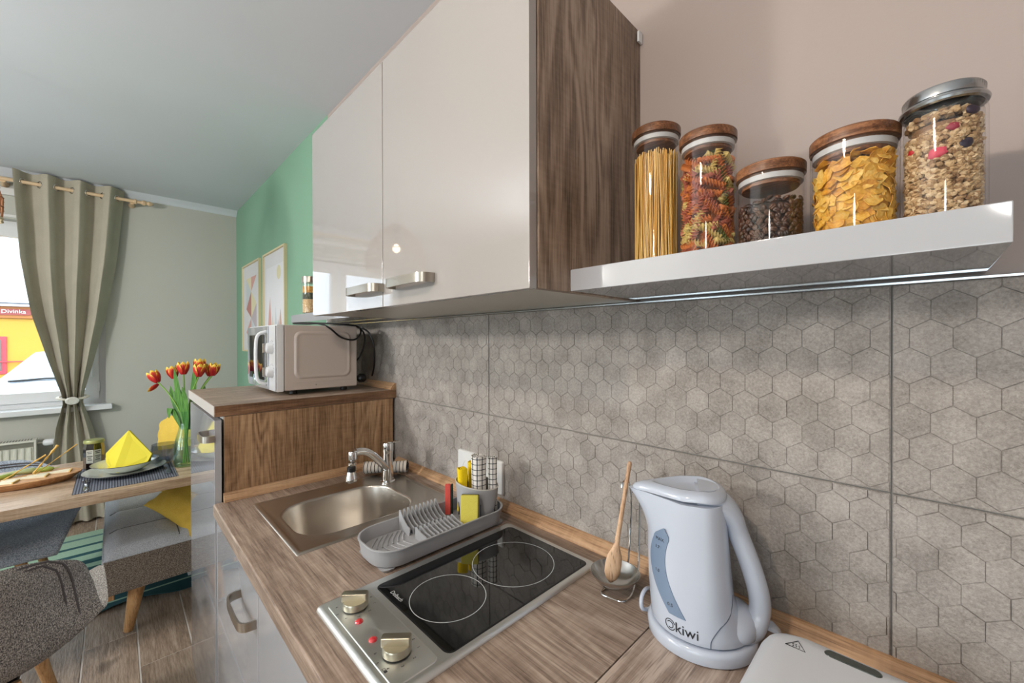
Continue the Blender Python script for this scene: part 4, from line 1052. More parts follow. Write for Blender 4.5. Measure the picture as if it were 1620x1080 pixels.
# fusilli
def fusilli(col):
    bm = B(); rs = []; L = .030; n = 22
    for i in range(n+1):
        t = i/n; a = t*2*pi*2.4; z = (t-.5)*L
        ring = []
        for k in range(9):
            b = 2*pi*k/9; rr_ = .0026+.0034*max(0, cos(1.5*b))**.5 if True else 0
            ring.append((rr_*cos(b+a), rr_*sin(b+a), z))
        rs.append(ring)
    rings(bm, rs)
    m = mat('pasta_dough', col, .5, spec=.35, Subsurface_Weight=.0)
    return obj('fusilli', bm, m, angle=70)
def fus2(col):
    """three thin blades twisted round the axis"""
    bm = B(); L = .034; n = 20; w = .0058; t = .0011
    rs = []
    for i in range(n+1):
        a = i/n*2*pi*2.2; z = (i/n-.5)*L; ring = []
        for k in range(3):
            b = a+2*pi*k/3; d = Vector((cos(b), sin(b), 0)); p = Vector((-sin(b), cos(b), 0))
            ring += [tuple(d*w*.25-p*t*1.3+Vector((0, 0, z))), tuple(d*w-p*t*.7+Vector((0, 0, z))), tuple(d*w+p*t*.7+Vector((0, 0, z))), tuple(d*w*.25+p*t*1.3+Vector((0, 0, z)))]
        rs.append(ring)
    rings(bm, rs); return obj('fusilli', bm, mat('pasta_dough', col, .5, spec=.3), angle=60)
kinds = [(fus2(C(200, 118, 62)), 'orange'), (fus2(C(178, 102, 80)), 'brick red'), (fus2(C(210, 184, 112)), 'pale yellow'), (fus2(C(112, 116, 62)), 'olive green')]
for o, cn in kinds: tag(o, cn+' pasta spiral among many in the spiral pasta jar', 'pasta', cn+' pasta spirals in the jar')
first = [True]*4
def place(i, loc, rot):
    o = kinds[i][0]
    if first[i]: first[i] = False; c = o
    else: c = o.copy(); COL.objects.link(c)
    c.location = loc; c.rotation_euler = rot
R_ = jars['fus'][1]-.0095
z = .011; cnt = 0
while z < .150:
    nper = 11
    for k in range(nper):
        a = 2*pi*(k+rnd.random()*.6)/nper+z*40
        if sin(a) > .45: continue                     # nothing of the far side shows
        tilt = rnd.choice([rnd.uniform(.9, 1.6), rnd.uniform(.2, .8)])
        ki = rnd.choices([0, 1, 2, 3], [5, 5, 4, 1.6])[0]
        zz = z+rnd.uniform(-.002, .002)
        place(ki, (jars['fus'][0]+R_*cos(a), YJ+R_*sin(a), ZS+zz+.003), Matrix.Rotation(a, 3, 'Z').to_4x4().to_euler() if False else (Matrix.Rotation(a, 4, 'Z') @ Matrix.Rotation(tilt*rnd.choice((-1, 1)), 4, 'X') @ Matrix.Rotation(rnd.random()*6, 4, 'Z')).to_euler())
        cnt += 1
    z += .0125
for k in range(9):
    a = k*2.4; place([0, 1, 2, 1, 3, 2, 0, 1, 2][k], (jars['fus'][0]+.017*cos(a), YJ+.017*sin(a), ZS+.157+.004*(k % 2)), (Matrix.Rotation(a, 4, 'Z') @ Matrix.Rotation(1.25, 4, 'X')).to_euler())
place(3, (jars['fus'][0]+.012, YJ-.012, ZS+.166), (.25, .2, .3))
core = lathe(B(), [(R_*.70, .005), (R_*.72, .148), (R_*.4, .152)], seg=20)
o = obj('pasta_filling', core, mat('pasta_core', C(150, 84, 42), .8)); o.location = (jars['fus'][0], YJ, ZS); tag(o, 'mass of mixed pasta packed in the middle of the spiral pasta jar', 'pasta', kind='stuff')

# coffee beans
bm = sphere(B(), (0, 0, 0), .0052, .0040, .0030, 12, 8)
for v in bm.verts:
    if abs(v.co.y) < .0007 and v.co.z > 0: v.co.z -= .0012
    if v.co.z < -.001: v.co.z = -.001-(abs(v.co.z)-.001)*.4
cb = mat('coffee_bean', C(62, 40, 30), .32, spec=.5); q = N(cb); oi = q.n('ObjectInfo'); q.l(q.ramp(oi.outputs['Random'], [(0, C(44, 28, 22)), (1, C(92, 60, 42))]), q.p.inputs['Base Color'])
bean = obj('coffee_bean', bm, cb, angle=60); tag(bean, 'dark roasted coffee bean among many in the low jar', 'coffee bean', 'coffee beans in the low jar')
R_ = jars['cof'][1]-.0062; fst = True; nb = 0
def put(o, fst, loc, rot):
    c = o if fst else o.copy()
    if not fst: COL.objects.link(c)
    c.location = loc; c.rotation_euler = rot
z = .0075; lev = 0
while z < .073:
    npr = 24
    for k in range(npr):
        a = 2*pi*(k+.5*(lev % 2)+rnd.uniform(-.2, .2))/npr
        if sin(a) > .35 or nb > 255: continue
        top_here = .066+.006*cos(a*2)
        if z > top_here: continue
        put(bean, fst, (jars['cof'][0]+R_*cos(a), YJ+R_*sin(a), ZS+z+rnd.uniform(-.001, .001)), (Matrix.Rotation(a, 4, 'Z') @ Matrix.Rotation(pi/2+rnd.uniform(-.5, .5), 4, 'Y') @ Matrix.Rotation(rnd.uniform(-1.2, 1.2), 4, 'Z')).to_euler()); fst = False; nb += 1
    z += .0064; lev += 1
for k in range(40):
    a = k*2.39996; R2 = (R_-.006)*math.sqrt((k+.5)/40)
    put(bean, False, (jars['cof'][0]+R2*cos(a), YJ+R2*sin(a), ZS+.0725+.003*sin(k*1.7)), (rnd.uniform(-.7, .7), rnd.uniform(-.7, .7), rnd.random()*6)); nb += 1
o = obj('coffee_filling', lathe(B(), [(R_*.86, .005), (R_*.86, .066), (R_*.3, .070)], seg=24), mat('coffee_core', C(36, 22, 16), .8)); o.location = (jars['cof'][0], YJ, ZS); tag(o, 'mass of coffee beans packed in the middle of the low jar', 'coffee', kind='stuff')

# corn flakes
def flake(seed):
    rr_ = random.Random(seed); bm = B(); n = 11
    per = [1+.22*rr_.uniform(-1, 1) for _ in range(n)]
    cx, cy2 = rr_.uniform(.2, .5), rr_.uniform(-.3, .3)
    def hh(x, y): return 28*x*x*cx+22*y*y*(cy2+.3)+.0012*sin(x*400+seed)*cos(y*350)
    rsn = []
    for f in (.35, .7, 1):
        rsn.append([(.0105*f*per[k]*cos(2*pi*k/n), .0080*f*per[k]*sin(2*pi*k/n)) for k in range(n)])
    T = [bm.verts.new((0, 0, hh(0, 0)))]; U = [bm.verts.new((0, 0, hh(0, 0)-.0009))]
    for L, dz in ((T, 0), (U, -.0009)):
        for r_ in rsn:
            for x, y in r_: L.append(bm.verts.new((x, y, hh(x, y)+dz)))
        for k in range(n):
            k2 = (k+1) % n; bm.faces.new((L[0], L[1+k], L[1+k2]))
            for m_ in (0, 1): bm.faces.new((L[1+m_*n+k], L[1+(m_+1)*n+k], L[1+(m_+1)*n+k2], L[1+m_*n+k2]))
    for k in range(n):
        k2 = (k+1) % n; bm.faces.new((T[1+2*n+k], U[1+2*n+k], U[1+2*n+k2], T[1+2*n+k2]))
    return bm
fm = mat('corn_flake', C(226, 172, 62), .5); q = N(fm); oi = q.n('ObjectInfo'); f_ = q.math('ADD', q.math('MULTIPLY', q.noise(q.coord(), 260, 3), .6), q.math('MULTIPLY', oi.outputs['Random'], .4))
q.l(q.ramp(f_, [(.25, C(196, 128, 36)), (.5, C(228, 172, 62)), (.75, C(240, 202, 112))]), q.p.inputs['Base Color']); q.bump(q.noise(q.coord(), 420, 3), .6, .001)
fl = [obj('corn_flake', flake(s), fm, angle=60) for s in range(5)]
for i, o in enumerate(fl): tag(o, 'golden corn flake among many in the wide jar', 'corn flake', 'corn flakes in the wide jar')
R_ = jars['fla'][1]-.0058; used = [False]*5; z = .008; lev = 0; nf = 0
def putf(loc, rot):
    i = rnd.randrange(5); put(fl[i], not used[i], loc, rot); used[i] = True
while z < .101:
    npr = 17
    for k in range(npr):
        a = 2*pi*(k+.5*(lev % 2)+rnd.uniform(-.3, .3))/npr
        if sin(a) > .35 or z > .097+.006*cos(a-.3): continue
        rj = R_*rnd.uniform(.90, 1)
        putf((jars['fla'][0]+rj*cos(a), YJ+rj*sin(a), ZS+z+rnd.uniform(-.002, .002)), (Matrix.Rotation(a, 4, 'Z') @ Matrix.Rotation(pi/2+rnd.uniform(-.6, .6), 4, 'Y') @ Matrix.Rotation(rnd.random()*6, 4, 'Z')).to_euler()); nf += 1
    z += .0065; lev += 1
for k in range(34):
    a = k*2.39996; R2 = (R_-.004)*math.sqrt((k+.5)/34)
    putf((jars['fla'][0]+R2*cos(a), YJ+R2*sin(a), ZS+.1015+.003*sin(k*1.7)), (rnd.uniform(-.7, .7), rnd.uniform(-.7, .7), rnd.random()*6)); nf += 1
for i, u in enumerate(used):
    if not u: bpy.data.objects.remove(fl[i])
o = obj('flake_filling', lathe(B(), [(R_*.84, .005), (R_*.84, .092), (R_*.3, .097)], seg=24), mat('flake_core', C(190, 130, 44), .8)); o.location = (jars['fla'][0], YJ, ZS); tag(o, 'mass of corn flakes packed in the middle of the wide jar', 'cereal', kind='stuff')

# granola jar with metal screw lid
gx, gr, gh = jars['gra']
t = thing('storage_jar', 'glass jar of granola with ribbed metal screw lid at the shelf end', 'jar', (gx, YJ, ZS))
obj('glass_body', lathe(B(), [(gr*.8, .0006), (gr-.002, .001), (gr, .005), (gr, gh-.030), (gr-.001, gh-.024), (gr-.004, gh-.020), (gr-.004, gh-.004), (gr-.0065, gh-.004), (gr-.0065, gh-.021), (gr-.003, gh-.030), (gr-.0025, .007), (gr*.8, .005)], seg=48), M['glass'], t, angle=50)
obj('base_ring', lathe(B(), [(gr*.80, .0062), (gr*.93, .0062), (gr*.93, .0100), (gr*.80, .0095)], seg=40), M['green_glass'], t)
bm = B(); sg = 120
prof = [(gr-.0035, gh-.020), (gr+.0005, gh-.0195), (gr+.0015, gh-.017), (gr+.0005, gh-.0145), (gr-.0035, gh-.0140), (gr-.0035, gh-.0125), (gr-.0022, gh-.0118), (gr-.0022, gh-.003), (gr-.0035, gh-.0005), (gr-.006, gh), (gr-.008, gh-.001), (0, gh-.001)]
rings(bm, [[((r+(.0005 if (i % 2 and .0 < gh-z < .0118 and r > gr-.004 and gh-z > .0015) else 0))*cos(2*pi*i/sg), (r+(.0005 if (i % 2 and 0 < gh-z < .0118 and r > gr-.004 and gh-z > .0015) else 0))*sin(2*pi*i/sg), z) for i in range(sg)] for r, z in prof], True, False, False)
obj('screw_lid', bm, mat('tin_lid', C(186, 190, 192), .22, 1), t, angle=35)
grm = mat('granola', C(190, 160, 118), .8); q = N(grm); a_ = q.n('Attribute', attribute_name='hexv')
q.l(q.ramp(q.math('ADD', q.math('MULTIPLY', a_.outputs['Fac'], .6), q.math('MULTIPLY', q.noise(q.coord(), 500, 2), .4)), [(.2, C(128, 92, 58)), (.5, C(186, 152, 108)), (.8, C(222, 196, 156))]), q.p.inputs['Base Color']); q.bump(q.noise(q.coord(), 700, 2), .5, .001)
bm = B(); lay = bm.verts.layers.float.new('hexv')
def lump(x, y, z, s):
    n0 = len(bm.verts); bmesh.ops.create_icosphere(bm, subdivisions=1, radius=1, matrix=Matrix.Translation((x, y, z)) @ (Matrix.Rotation(rnd.random()*6, 4, 'X') @ Matrix.Rotation(rnd.random()*6, 4, 'Z')) @ Matrix.Diagonal((s*rnd.uniform(.7, 1.3), s*rnd.uniform(.7, 1.2), s*rnd.uniform(.45, .8), 1)))
    bm.verts.ensure_lookup_table(); val = rnd.random()
    for v in bm.verts[n0:]:
        v[lay] = val; v.co += Vector((rnd.gauss(0, .0004), rnd.gauss(0, .0004), rnd.gauss(0, .0004)))
R_ = gr-.0062
for i in range(1500):
    a = rnd.uniform(pi*.85, 2.15*pi); z = rnd.uniform(.009, .116+.008*cos(a-.4)); lump(R_*cos(a)*rnd.uniform(.93, 1), R_*sin(a)*rnd.uniform(.93, 1), z, .0034)
for i in range(260):
    a = rnd.random()*6.28; r2 = R_*math.sqrt(rnd.random())*.95; lump(r2*cos(a), r2*sin(a), .120+.014*(1-r2/R_)+.008*rnd.random(), .0042)
rings(bm, [[(R_*.88*cos(2*pi*i/20), R_*.88*sin(2*pi*i/20), z) for i in range(20)] for z in (.007, .118)])
o = obj('granola', bm, grm, smooth=False); o.location = (gx, YJ, ZS); tag(o, 'oat granola clusters filling the jar at the shelf end', 'granola', kind='stuff')
for a, z, s, c, nm, lb in ((-1.72, .082, .0085, C(206, 60, 84), 'raspberry_piece', 'large pink dried berry slice in the middle of the granola jar'), (-1.30, .108, .0062, C(150, 30, 56), 'raspberry_piece', 'dark pink dried berry piece above the large berry slice'),
        (-.95, .088, .0072, C(34, 30, 52), 'blueberry', 'black dried blueberry right of the large berry slice'), (-.72, .124, .0072, C(40, 26, 50), 'blueberry', 'dark dried blueberry near the top right of the granola'), (-2.55, .093, .0058, C(190, 30, 44), 'berry_piece', 'small red berry piece at the upper left of the granola')):
    bm = B(); bmesh.ops.create_icosphere(bm, subdivisions=2, radius=1)
    for v in bm.verts: v.co = Vector((v.co.x*s, v.co.y*s*.45, v.co.z*s*.72))*(1+rnd.uniform(-.12, .12))
    o = obj(nm, bm, mat('dried_berry', c, .5)); o.location = (gx+(gr-.006)*cos(a), YJ+(gr-.006)*sin(a), ZS+z); o.rotation_euler = (0, rnd.uniform(-.4, .4), a+pi/2); tag(o, lb, 'dried fruit')

# jar on the far shelf
ft = thing('storage_jar', 'slim glass jar with layered pasta and steel lid on the far shelf', 'jar', (-2.098, -.16, 1.5312))
obj('glass_body', lathe(B(), [(.03, .0006), (.036, .002), (.037, .006), (.037, .150), (.034, .150), (.034, .006), (.03, .004)], seg=28), M['glass'], ft)
obj('lid', lathe(B(), [(.0372, .150), (.0378, .152), (.0378, .178), (.036, .180), (0, .180)], seg=28, cap1=False), M['nickel'], ft)
for z0_, z1_, c0, c1, lb in ((.006, .070, C(196, 160, 108), C(232, 204, 160), 'layer of beige legumes'), (.070, .102, C(40, 52, 34), C(84, 96, 60), 'layer of dark green pasta'), (.102, .132, C(190, 130, 40), C(226, 184, 84), 'layer of yellow pasta')):
    m_ = mat('layered_food', c0, .7); q = N(m_); v = q.n('TexVoronoi', i_Scale=120.0); q.l(q.coord(), v.inputs['Vector']); q.l(q.ramp(v.outputs['Distance'], [(.1, c1), (.6, c0)]), q.p.inputs['Base Color']); q.bump(v.outputs['Distance'], .6, .003)
    f_ = obj('food_layer', lathe(B(), [(.0330, z0_), (.0335, z0_+.001), (.0335, z1_-.001), (.033, z1_)], seg=28), m_, ft); f_['label'] = lb
# ================================================================== DINING CORNER
# ---- pictures on the green wall
def picture(x0, x1, z0, z1, label, art):
    t = thing('framed_print', label, 'picture', ((x0+x1)/2, -.002, z0), group='framed geometric prints on the green wall')
    bm = B(); rs = [[(x, y, z) for x, z in ((x0+e, z0+e), (x1-e, z0+e), (x1-e, z1-e), (x0+e, z1-e))] for y, e in ((-.002, 0), (-.022, 0), (-.022, .013), (-.002, .013))]
    rs.append(rs[0]); rings(bm, rs, True, False, False); obj('frame', bm, M['frame_wood'], t, smooth=False, world=True)
    sh_ = obj('sheet', box(B(), x0+.013, x1-.013, -.010, -.004, z0+.013, z1-.013), mat('print_paper', C(214, 214, 216), .7), t, smooth=False, world=True)
    w, h = x1-x0, z1-z0
    for k, (poly, c, nm) in enumerate(art):
        bm = B(); prism(bm, [(x0+w*a, z0+h*b) for a, b in poly], -.0104-.0001*k, -.0101, lambda x, z, y: (x, y, z))
        obj(nm, bm, mat('print_ink', c, .7), sh_, smooth=False, world=True)
pk, bl_, ye, lv, rd = C(204, 156, 148), C(196, 204, 208), C(216, 210, 176), C(184, 174, 180), C(178, 124, 118)
artA = []
# three stacked diamonds, halves in different colours
for zc, L_, R2 in ((.90, ye, pk), (.62, rd, ye), (.34, pk, bl_), (.10, ye, lv)):
    pass
artA = [([(.2, .84), (.5, .84), (.5, .68)], ye, 'triangle'), ([(.5, .84), (.8, .84), (.5, .68)], pk, 'triangle'), ([(.2, .84), (.5, .68), (.2, .50)], bl_, 'triangle'),
        ([(.5, .68), (.2, .49), (.5, .38)], rd, 'triangle'), ([(.5, .68), (.5, .38), (.8, .53)], ye, 'triangle'),
        ([(.5, .38), (.8, .53), (.8, .24)], lv, 'triangle'), ([(.5, .38), (.2, .22), (.5, .10)], pk, 'triangle'), ([(.5, .38), (.5, .10), (.8, .24)], bl_, 'triangle')]
artB = [([(.12, .10), (.9, .10), (.9, .85), (.12, .85)], C(222, 222, 226), 'ground'), ([(.10, .02), (.30, .56), (.42, .02)], pk, 'peak'), ([(.3, .02), (.42, .38), (.55, .02)], C(214, 200, 180), 'peak'), ([(.45, .02), (.56, .46), (.68, .02)], bl_, 'peak'),
        ([(.5, .02), (.67, .33), (.80, .02)], lv, 'peak'), ([(.6, .02), (.77, .42), (.9, .02)], C(190, 160, 146), 'peak'), ([(.70+.085*cos(2*pi*k/20), .77+.068*sin(2*pi*k/20)) for k in range(20)], ye, 'sun')]
picture(-4.31, -3.72, 1.313, 2.065, 'light-framed print of pink and grey diamonds nearest the window wall', artA)
picture(-3.60, -3.035, 1.313, 2.062, 'light-framed print of pastel peaks under a pale sun', artB)

# ---- wicker pendant
pn = thing('wicker_pendant', 'dome-shaped wicker pendant lamp hanging over the dining table', 'pendant lamp', (-2.80, -1.40, 1.93))
wk = mat('wicker', C(150, 98, 62), .6); wk2 = mat('wicker_binding', C(196, 176, 146), .6)
def dome(t): return (.222*sin(min(1, t*1.0)*pi*.5)**.62*(1-.05*max(0, t-.8)/.2), .35*(1-t)**.85)
for k in range(44):
    a = 2*pi*k/44; obj('wicker_rod', tube(B(), [(dome(t)[0]*cos(a), dome(t)[0]*sin(a), dome(t)[1]) for t in [.03, .1, .2, .35, .5, .65, .8, .92, 1]], .0025, 5), wk, pn)
for t in (.06, .16, .3, .42, .55, .68, .8, .9, 1):
    r_, z_ = dome(t); bm = B(); tube(bm, [((r_+.003*sin(k*9.1))*cos(2*pi*k/48), (r_+.003*sin(k*9.1))*sin(2*pi*k/48), z_+.004*sin(k*7)) for k in range(48)], .0028 if t < 1 else .006, 5, closed=True); obj('wicker_hoop', bm, wk if t < 1 else wk2, pn)
obj('cable', tube(B(), [(0, 0, .33), (0, 0, .70)], .0025, 6), M['black_cable'], pn)
obj('lamp_holder', lathe(B(), [(.02, .20), (.022, .24), (.02, .30), (.006, .345)], seg=16), M['black'], pn)
em = mat('bulb_glow', C(255, 226, 180), .4, Emission_Color=(1, .78, .5, 1), Emission_Strength=14)
obj('bulb', sphere(B(), (0, 0, .165), .026, .026, .034, 16, 10), em, pn)
# kitchen pendant (bare warm bulb on a cable, behind the camera's shoulder)
kp = thing('bulb_pendant', 'bare warm bulb hanging on a cable over the kitchen', 'pendant lamp', (-.37, -1.16, 1.99))
obj('cable', tube(B(), [(0, 0, .12), (0, 0, .65)], .0025, 6), M['black_cable'], kp)
obj('lamp_holder', lathe(B(), [(.016, .062), (.02, .07), (.02, .11), (.006, .125)], seg=16), M['black'], kp)
obj('bulb', sphere(B(), (0, 0, .03), .024, .024, .033, 16, 10), em, kp)
for gx_, gy_, lb_ in ((.3, -2.45, 'fill globe added behind the camera over the kitchen end'), (-2.2, -2.78, 'fill globe added behind the camera over the dining end')):
    cl = thing('fill_globe', lb_, 'pendant lamp', (gx_, gy_, 2.17), 0)  # fittings for the added fill globes, out of frame
    obj('canopy', lathe(B(), [(0, .44), (.05, .44), (.05, .469), (0, .469)], seg=24, cap0=False, cap1=False), M['white_matt'], cl)
    obj('stem', tube(B(), [(0, 0, .0), (0, 0, .45)], .006, 8), M['white_matt'], cl)

# ---- curtain
ct = thing('curtain', 'beige eyelet curtain gathered by a tie-back at the window', 'curtain', (-4.55, -1.06, .02))
def cw(z):   # half width, centre, fold amplitude
    pts = [(0, .17, -1.02, .030), (.35, .15, -1.04, .034), (.75, .095, -1.065, .030), (.93, .052, -1.07, .020), (1.0, .056, -1.07, .022), (1.25, .115, -1.075, .034), (1.6, .190, -1.08, .042), (2.0, .245, -1.075, .045), (2.63, .288, -1.065, .046)]
    for a, b in zip(pts, pts[1:]):
        if z <= b[0]:
            t = (z-a[0])/(b[0]-a[0]); t = t*t*(3-2*t) if False else t
            return tuple(a[i]+(b[i]-a[i])*t for i in (1, 2, 3))
    return pts[-1][1:]
def cur(u, v, off=0):
    z = .02+(2.625-.02)*v; hw, c, am = cw(z)
    ph = u*2*pi*3.5+pi*.5
    y = c+hw*(2*u-1)+.35*am*sin(2*ph)*(.4 if z > 1 else .2); s = sin(ph)
    x = -4.545+am*(abs(s)**.7*(1 if s > 0 else -1))+.006*sin(z*9+u*20)*(1-abs(z-1)/2)
    if .7 < z < 1.25: x += .012*sin(u*60)*(1-abs(z-.97)/.3 if abs(z-.97) < .3 else 0)
    return (x+off, y, z)
cm = fabric('curtain_cloth', C(166, 160, 144), C(184, 178, 162), 500, .15)
obj('cloth', thick_grid(B(), 110, 60, lambda u, v: cur(u, v), lambda u, v: cur(u, v, -.0025)), cm, ct, world=True, angle=80)
for k in range(7):
    u = (k+.0)/7+.071; p = cur(u, .978)
    obj('eyelet', xform(tube(B(), [(.023*cos(2*pi*i/20), .023*sin(2*pi*i/20), 0) for i in range(20)], .0035, 6, closed=True), Matrix.Translation((-4.545, p[1], 2.548)) @ Matrix.Rotation(D(90), 4, 'X') @ Matrix.Rotation(D(35 if k % 2 else -35), 4, 'Y')), M['chrome'], ct, world=True)
tb = thing('curtain_tieback', 'pale tie-back with round clasp holding the curtain together', 'tie-back', (-4.53, -1.07, .94))
obj('band', tube(B(), spline([(-4.475, -1.07, .965), (-4.50, -1.005, .975), (-4.56, -.995, .985), (-4.605, -1.07, .985), (-4.56, -1.145, .985), (-4.50, -1.135, .975)], 6, True), .005, 6, closed=True, flat=2), mat('tie_cord', C(206, 200, 184), .6), tb, world=True)
obj('clasp', xform(lathe(B(), [(0, 0), (.034, 0), (.038, .004), (.034, .011), (.024, .013), (.022, .010), (0, .009)], seg=28, cap0=False, cap1=False, sy=.78), Matrix.Translation((-4.472, -1.07, .958)) @ Matrix.Rotation(pi/2, 4, 'Y') @ Matrix.Rotation(pi/2, 4, 'Z')), mat('clasp_pearl', C(206, 204, 196), .3), tb, world=True)
rd_ = thing('curtain_rod', 'light wooden curtain rod with turned finial above the window', 'curtain rod', (-4.545, -1.6, 2.53))
obj('pole', tube(B(), [(-4.545, -2.7, 2.548), (-4.545, -.72, 2.548)], .013, 14), M['rod_wood'], rd_, world=True)
obj('finial', xform(lathe(B(), [(.013, 0), (.020, .006), (.020, .014), (.012, .020), (.012, .045), (.021, .055), (.021, .068), (.012, .078), (.012, .083), (.020, .092), (.018, .104), (.006, .120), (0, .123)], seg=20, cap1=False), Matrix.Translation((-4.545, -.725, 2.548)) @ Matrix.Rotation(-pi/2, 4, 'X')), M['rod_wood'], rd_, world=True)
obj('bracket', tube(B(), [(-4.635, -.735, 2.532), (-4.60, -.735, 2.530), (-4.548, -.735, 2.536)], [.022, .012, .014], 12), M['rod_wood'], rd_, world=True)
obj('bracket', tube(B(), [(-4.635, -1.40, 2.532), (-4.60, -1.40, 2.530), (-4.548, -1.40, 2.536)], [.022, .012, .014], 12), M['rod_wood'], rd_, world=True)

# ---- radiator
rad = thing('radiator', 'white ribbed panel radiator under the window', 'radiator', (-4.56, -1.75, .12))
rw = mat('radiator_white', C(216, 214, 202), .35)
obj('back_panel', rbox(-4.605, -4.595, -2.28, -1.255, .12, .68, .003), rw, rad, world=True)
def rib(u, v):
    y = -2.27+(1.005)*u; z = .14+.50*v; s = max(0, min(1, (abs(((y+2.27)/.0335) % 1-.5)*2-.32)*3)); e = 1 if .03 < v < .955 else 0
    return (-4.512-.010*s*e, y, z)
obj('front_panel', thick_grid(B(), 180, 22, rib, lambda u, v: (-4.545, rib(u, v)[1], rib(u, v)[2])), rw, rad, world=True, angle=40)
for y0_, y1_ in ((-1.262, -1.250), (-2.282, -2.27)): obj('side_cover', rbox(-4.606, -4.505, y0_, y1_, .125, .693, .003), rw, rad, world=True)
gr_ = obj('top_grille', rbox(-4.604, -4.508, -2.27, -1.262, .676, .690, .002), rw, rad, world=True)
bm = B()
for k in range(72): box(bm, -4.595, -4.585, -2.262+k*.0138, -2.255+k*.0138, .6895, .6905); box(bm, -4.572, -4.53, -2.262+k*.0138, -2.255+k*.0138, .6895, .6905)
o = obj('grille_slots', bm, M['dark_print'], gr_, smooth=False, world=True); o['kind'] = 'stuff'
obj('pipe', tube(B(), [(-4.56, -1.252, .655), (-4.56, -1.215, .655)], .009, 10), M['nickel'], rad, world=True)
th = obj('thermostat_head', xform(lathe(B(), [(.014, 0), (.022, .006), (.025, .018), (.025, .045), (.021, .058), (0, .060)], seg=18, cap1=False), Matrix.Translation((-4.553, -1.222, .657)) @ Matrix.Rotation(-pi/2, 4, 'X') @ Matrix.Rotation(D(12), 4, 'Y')), M['white'], rad, world=True)
for k in range(3): obj('scale_mark', rbox(-4.529, -4.5275, -1.20+.013*k, -1.196+.013*k, .650, .662, .0005, 1), M['dark_print'], th, world=True)

# ---- table
TZ = .760
tb_ = thing('dining_table', 'narrow oak dining table laid with plates and tulips', 'table', (-2.80, -1.20, 0))
obj('tabletop', rbox(-3.165, -2.441, -1.95, -.44, TZ-.042, TZ, .0015), M['table_oak'], tb_, world=True)
for x in (-3.10, -2.51):
    for y in (-1.88, -.51): obj('leg', rbox(x-.025, x+.025, y-.025, y+.025, .006, TZ-.042, .002), M['white'], tb_, world=True)

# ---- place mats
def pm_mat():
    m = mat('woven_mat', C(60, 64, 76), .7); q = N(m); s = q.n('SeparateXYZ'); q.l(q.coord(), s.inputs[0])
    a = q.math('FRACT', q.math('MULTIPLY', s.outputs[1], 110)); b = q.math('FRACT', q.math('MULTIPLY', s.outputs[0], 200))
    f = q.math('MULTIPLY', q.math('GREATER_THAN', a, .45), q.math('GREATER_THAN', b, .3))
    q.l(q.mix(f, C(44, 48, 60), C(128, 132, 146)), q.p.inputs['Base Color']); q.bump(f, .4, .001); return m
PM = pm_mat()
def placemat(x0, x1, y0, y1, label):
    t = tag(obj('placemat', rbox(x0, x1, y0, y1, TZ+.0003, TZ+.0028, .0008, 1), PM, None, world=True), label, 'placemat', 'woven placemats'); return t
placemat(-2.96, -2.490, -.972, -.628, 'dark woven placemat under the plate with the yellow napkin')
placemat(-3.06, -2.62, -1.72, -1.262, 'dark woven placemat left of the wooden board at the frame edge')

# ---- plate, bowl, napkin
glaze = mat('sage_glaze', C(206, 210, 202), .08, spec=.6, Coat_Weight=.6); rimm = mat('dark_rim', C(48, 40, 46), .3)
PX, PY = -2.735, -.805; z0_ = TZ+.0031
pl1 = thing('dinner_plate', 'large sage-glazed dinner plate under the bowl', 'plate', (PX, PY, z0_))
obj('dish', lathe(B(), [(.085, 0), (.090, .002), (.12, .009), (.148, .019), (.151, .021), (.150, .0225), (.146, .0215), (.118, .012), (.09, .006), (0, .005)], seg=56, cap1=False), glaze, pl1)
obj('rim', tube(B(), [(.1505*cos(2*pi*i/56), .1505*sin(2*pi*i/56), .0218) for i in range(56)], .0011, 6, closed=True), rimm, pl1)
bw = thing('pasta_bowl', 'sage-glazed shallow bowl with dark rim holding the napkin', 'bowl', (PX-.012, PY, z0_+.0065))
obj('dish', lathe(B(), [(.055, 0), (.060, .002), (.085, .014), (.112, .034), (.124, .044), (.1235, .0455), (.121, .0455), (.109, .036), (.083, .018), (.056, .006), (0, .005)], seg=56, cap1=False), glaze, bw)
obj('rim', tube(B(), [(.1235*cos(2*pi*i/56), .1235*sin(2*pi*i/56), .0452) for i in range(56)], .0013, 6, closed=True), rimm, bw)
nk = mat('yellow_paper', C(212, 198, 66), .8, spec=.2)
nap = thing('napkin', 'yellow napkin folded into a tall point standing in the bowl', 'napkin', (PX-.012, PY-.006, z0_+.013), D(44))
nap.scale = (1.2, 1.2, 1.12)
def panel(pts, th=.002):
    a, b, c, d = [Vector(p) for p in pts]; n_ = ((b-a).cross(d-a)).normalized()*th
    return rings(B(), [[a, b, c, d], [a+n_, b+n_, c+n_, d+n_]])
apex = (0, .02, .165); 
obj('fold', rings(B(), [[(0, -.045, .0), (-.082, .005, .010), (-.098, .020, .062), apex], [(0, -.042, .0), (-.080, .008, .010), (-.096, .023, .062), (0, .023, .165)]]), nk, nap, smooth=False)
obj('fold', rings(B(), [[(0, -.045, .0), (.082, .005, .010), (.098, .020, .062), apex], [(0, -.042, .0), (.080, .008, .010), (.096, .023, .062), (0, .023, .165)]]), nk, nap, smooth=False)
obj('fold', rings(B(), [[(-.096, .023, .062), (-.06, .052, .006), (.06, .052, .006), (.096, .023, .062), (0, .024, .164)], [(-.094, .026, .062), (-.058, .055, .006), (.058, .055, .006), (.094, .026, .062), (0, .027, .164)]]), nk, nap, smooth=False)
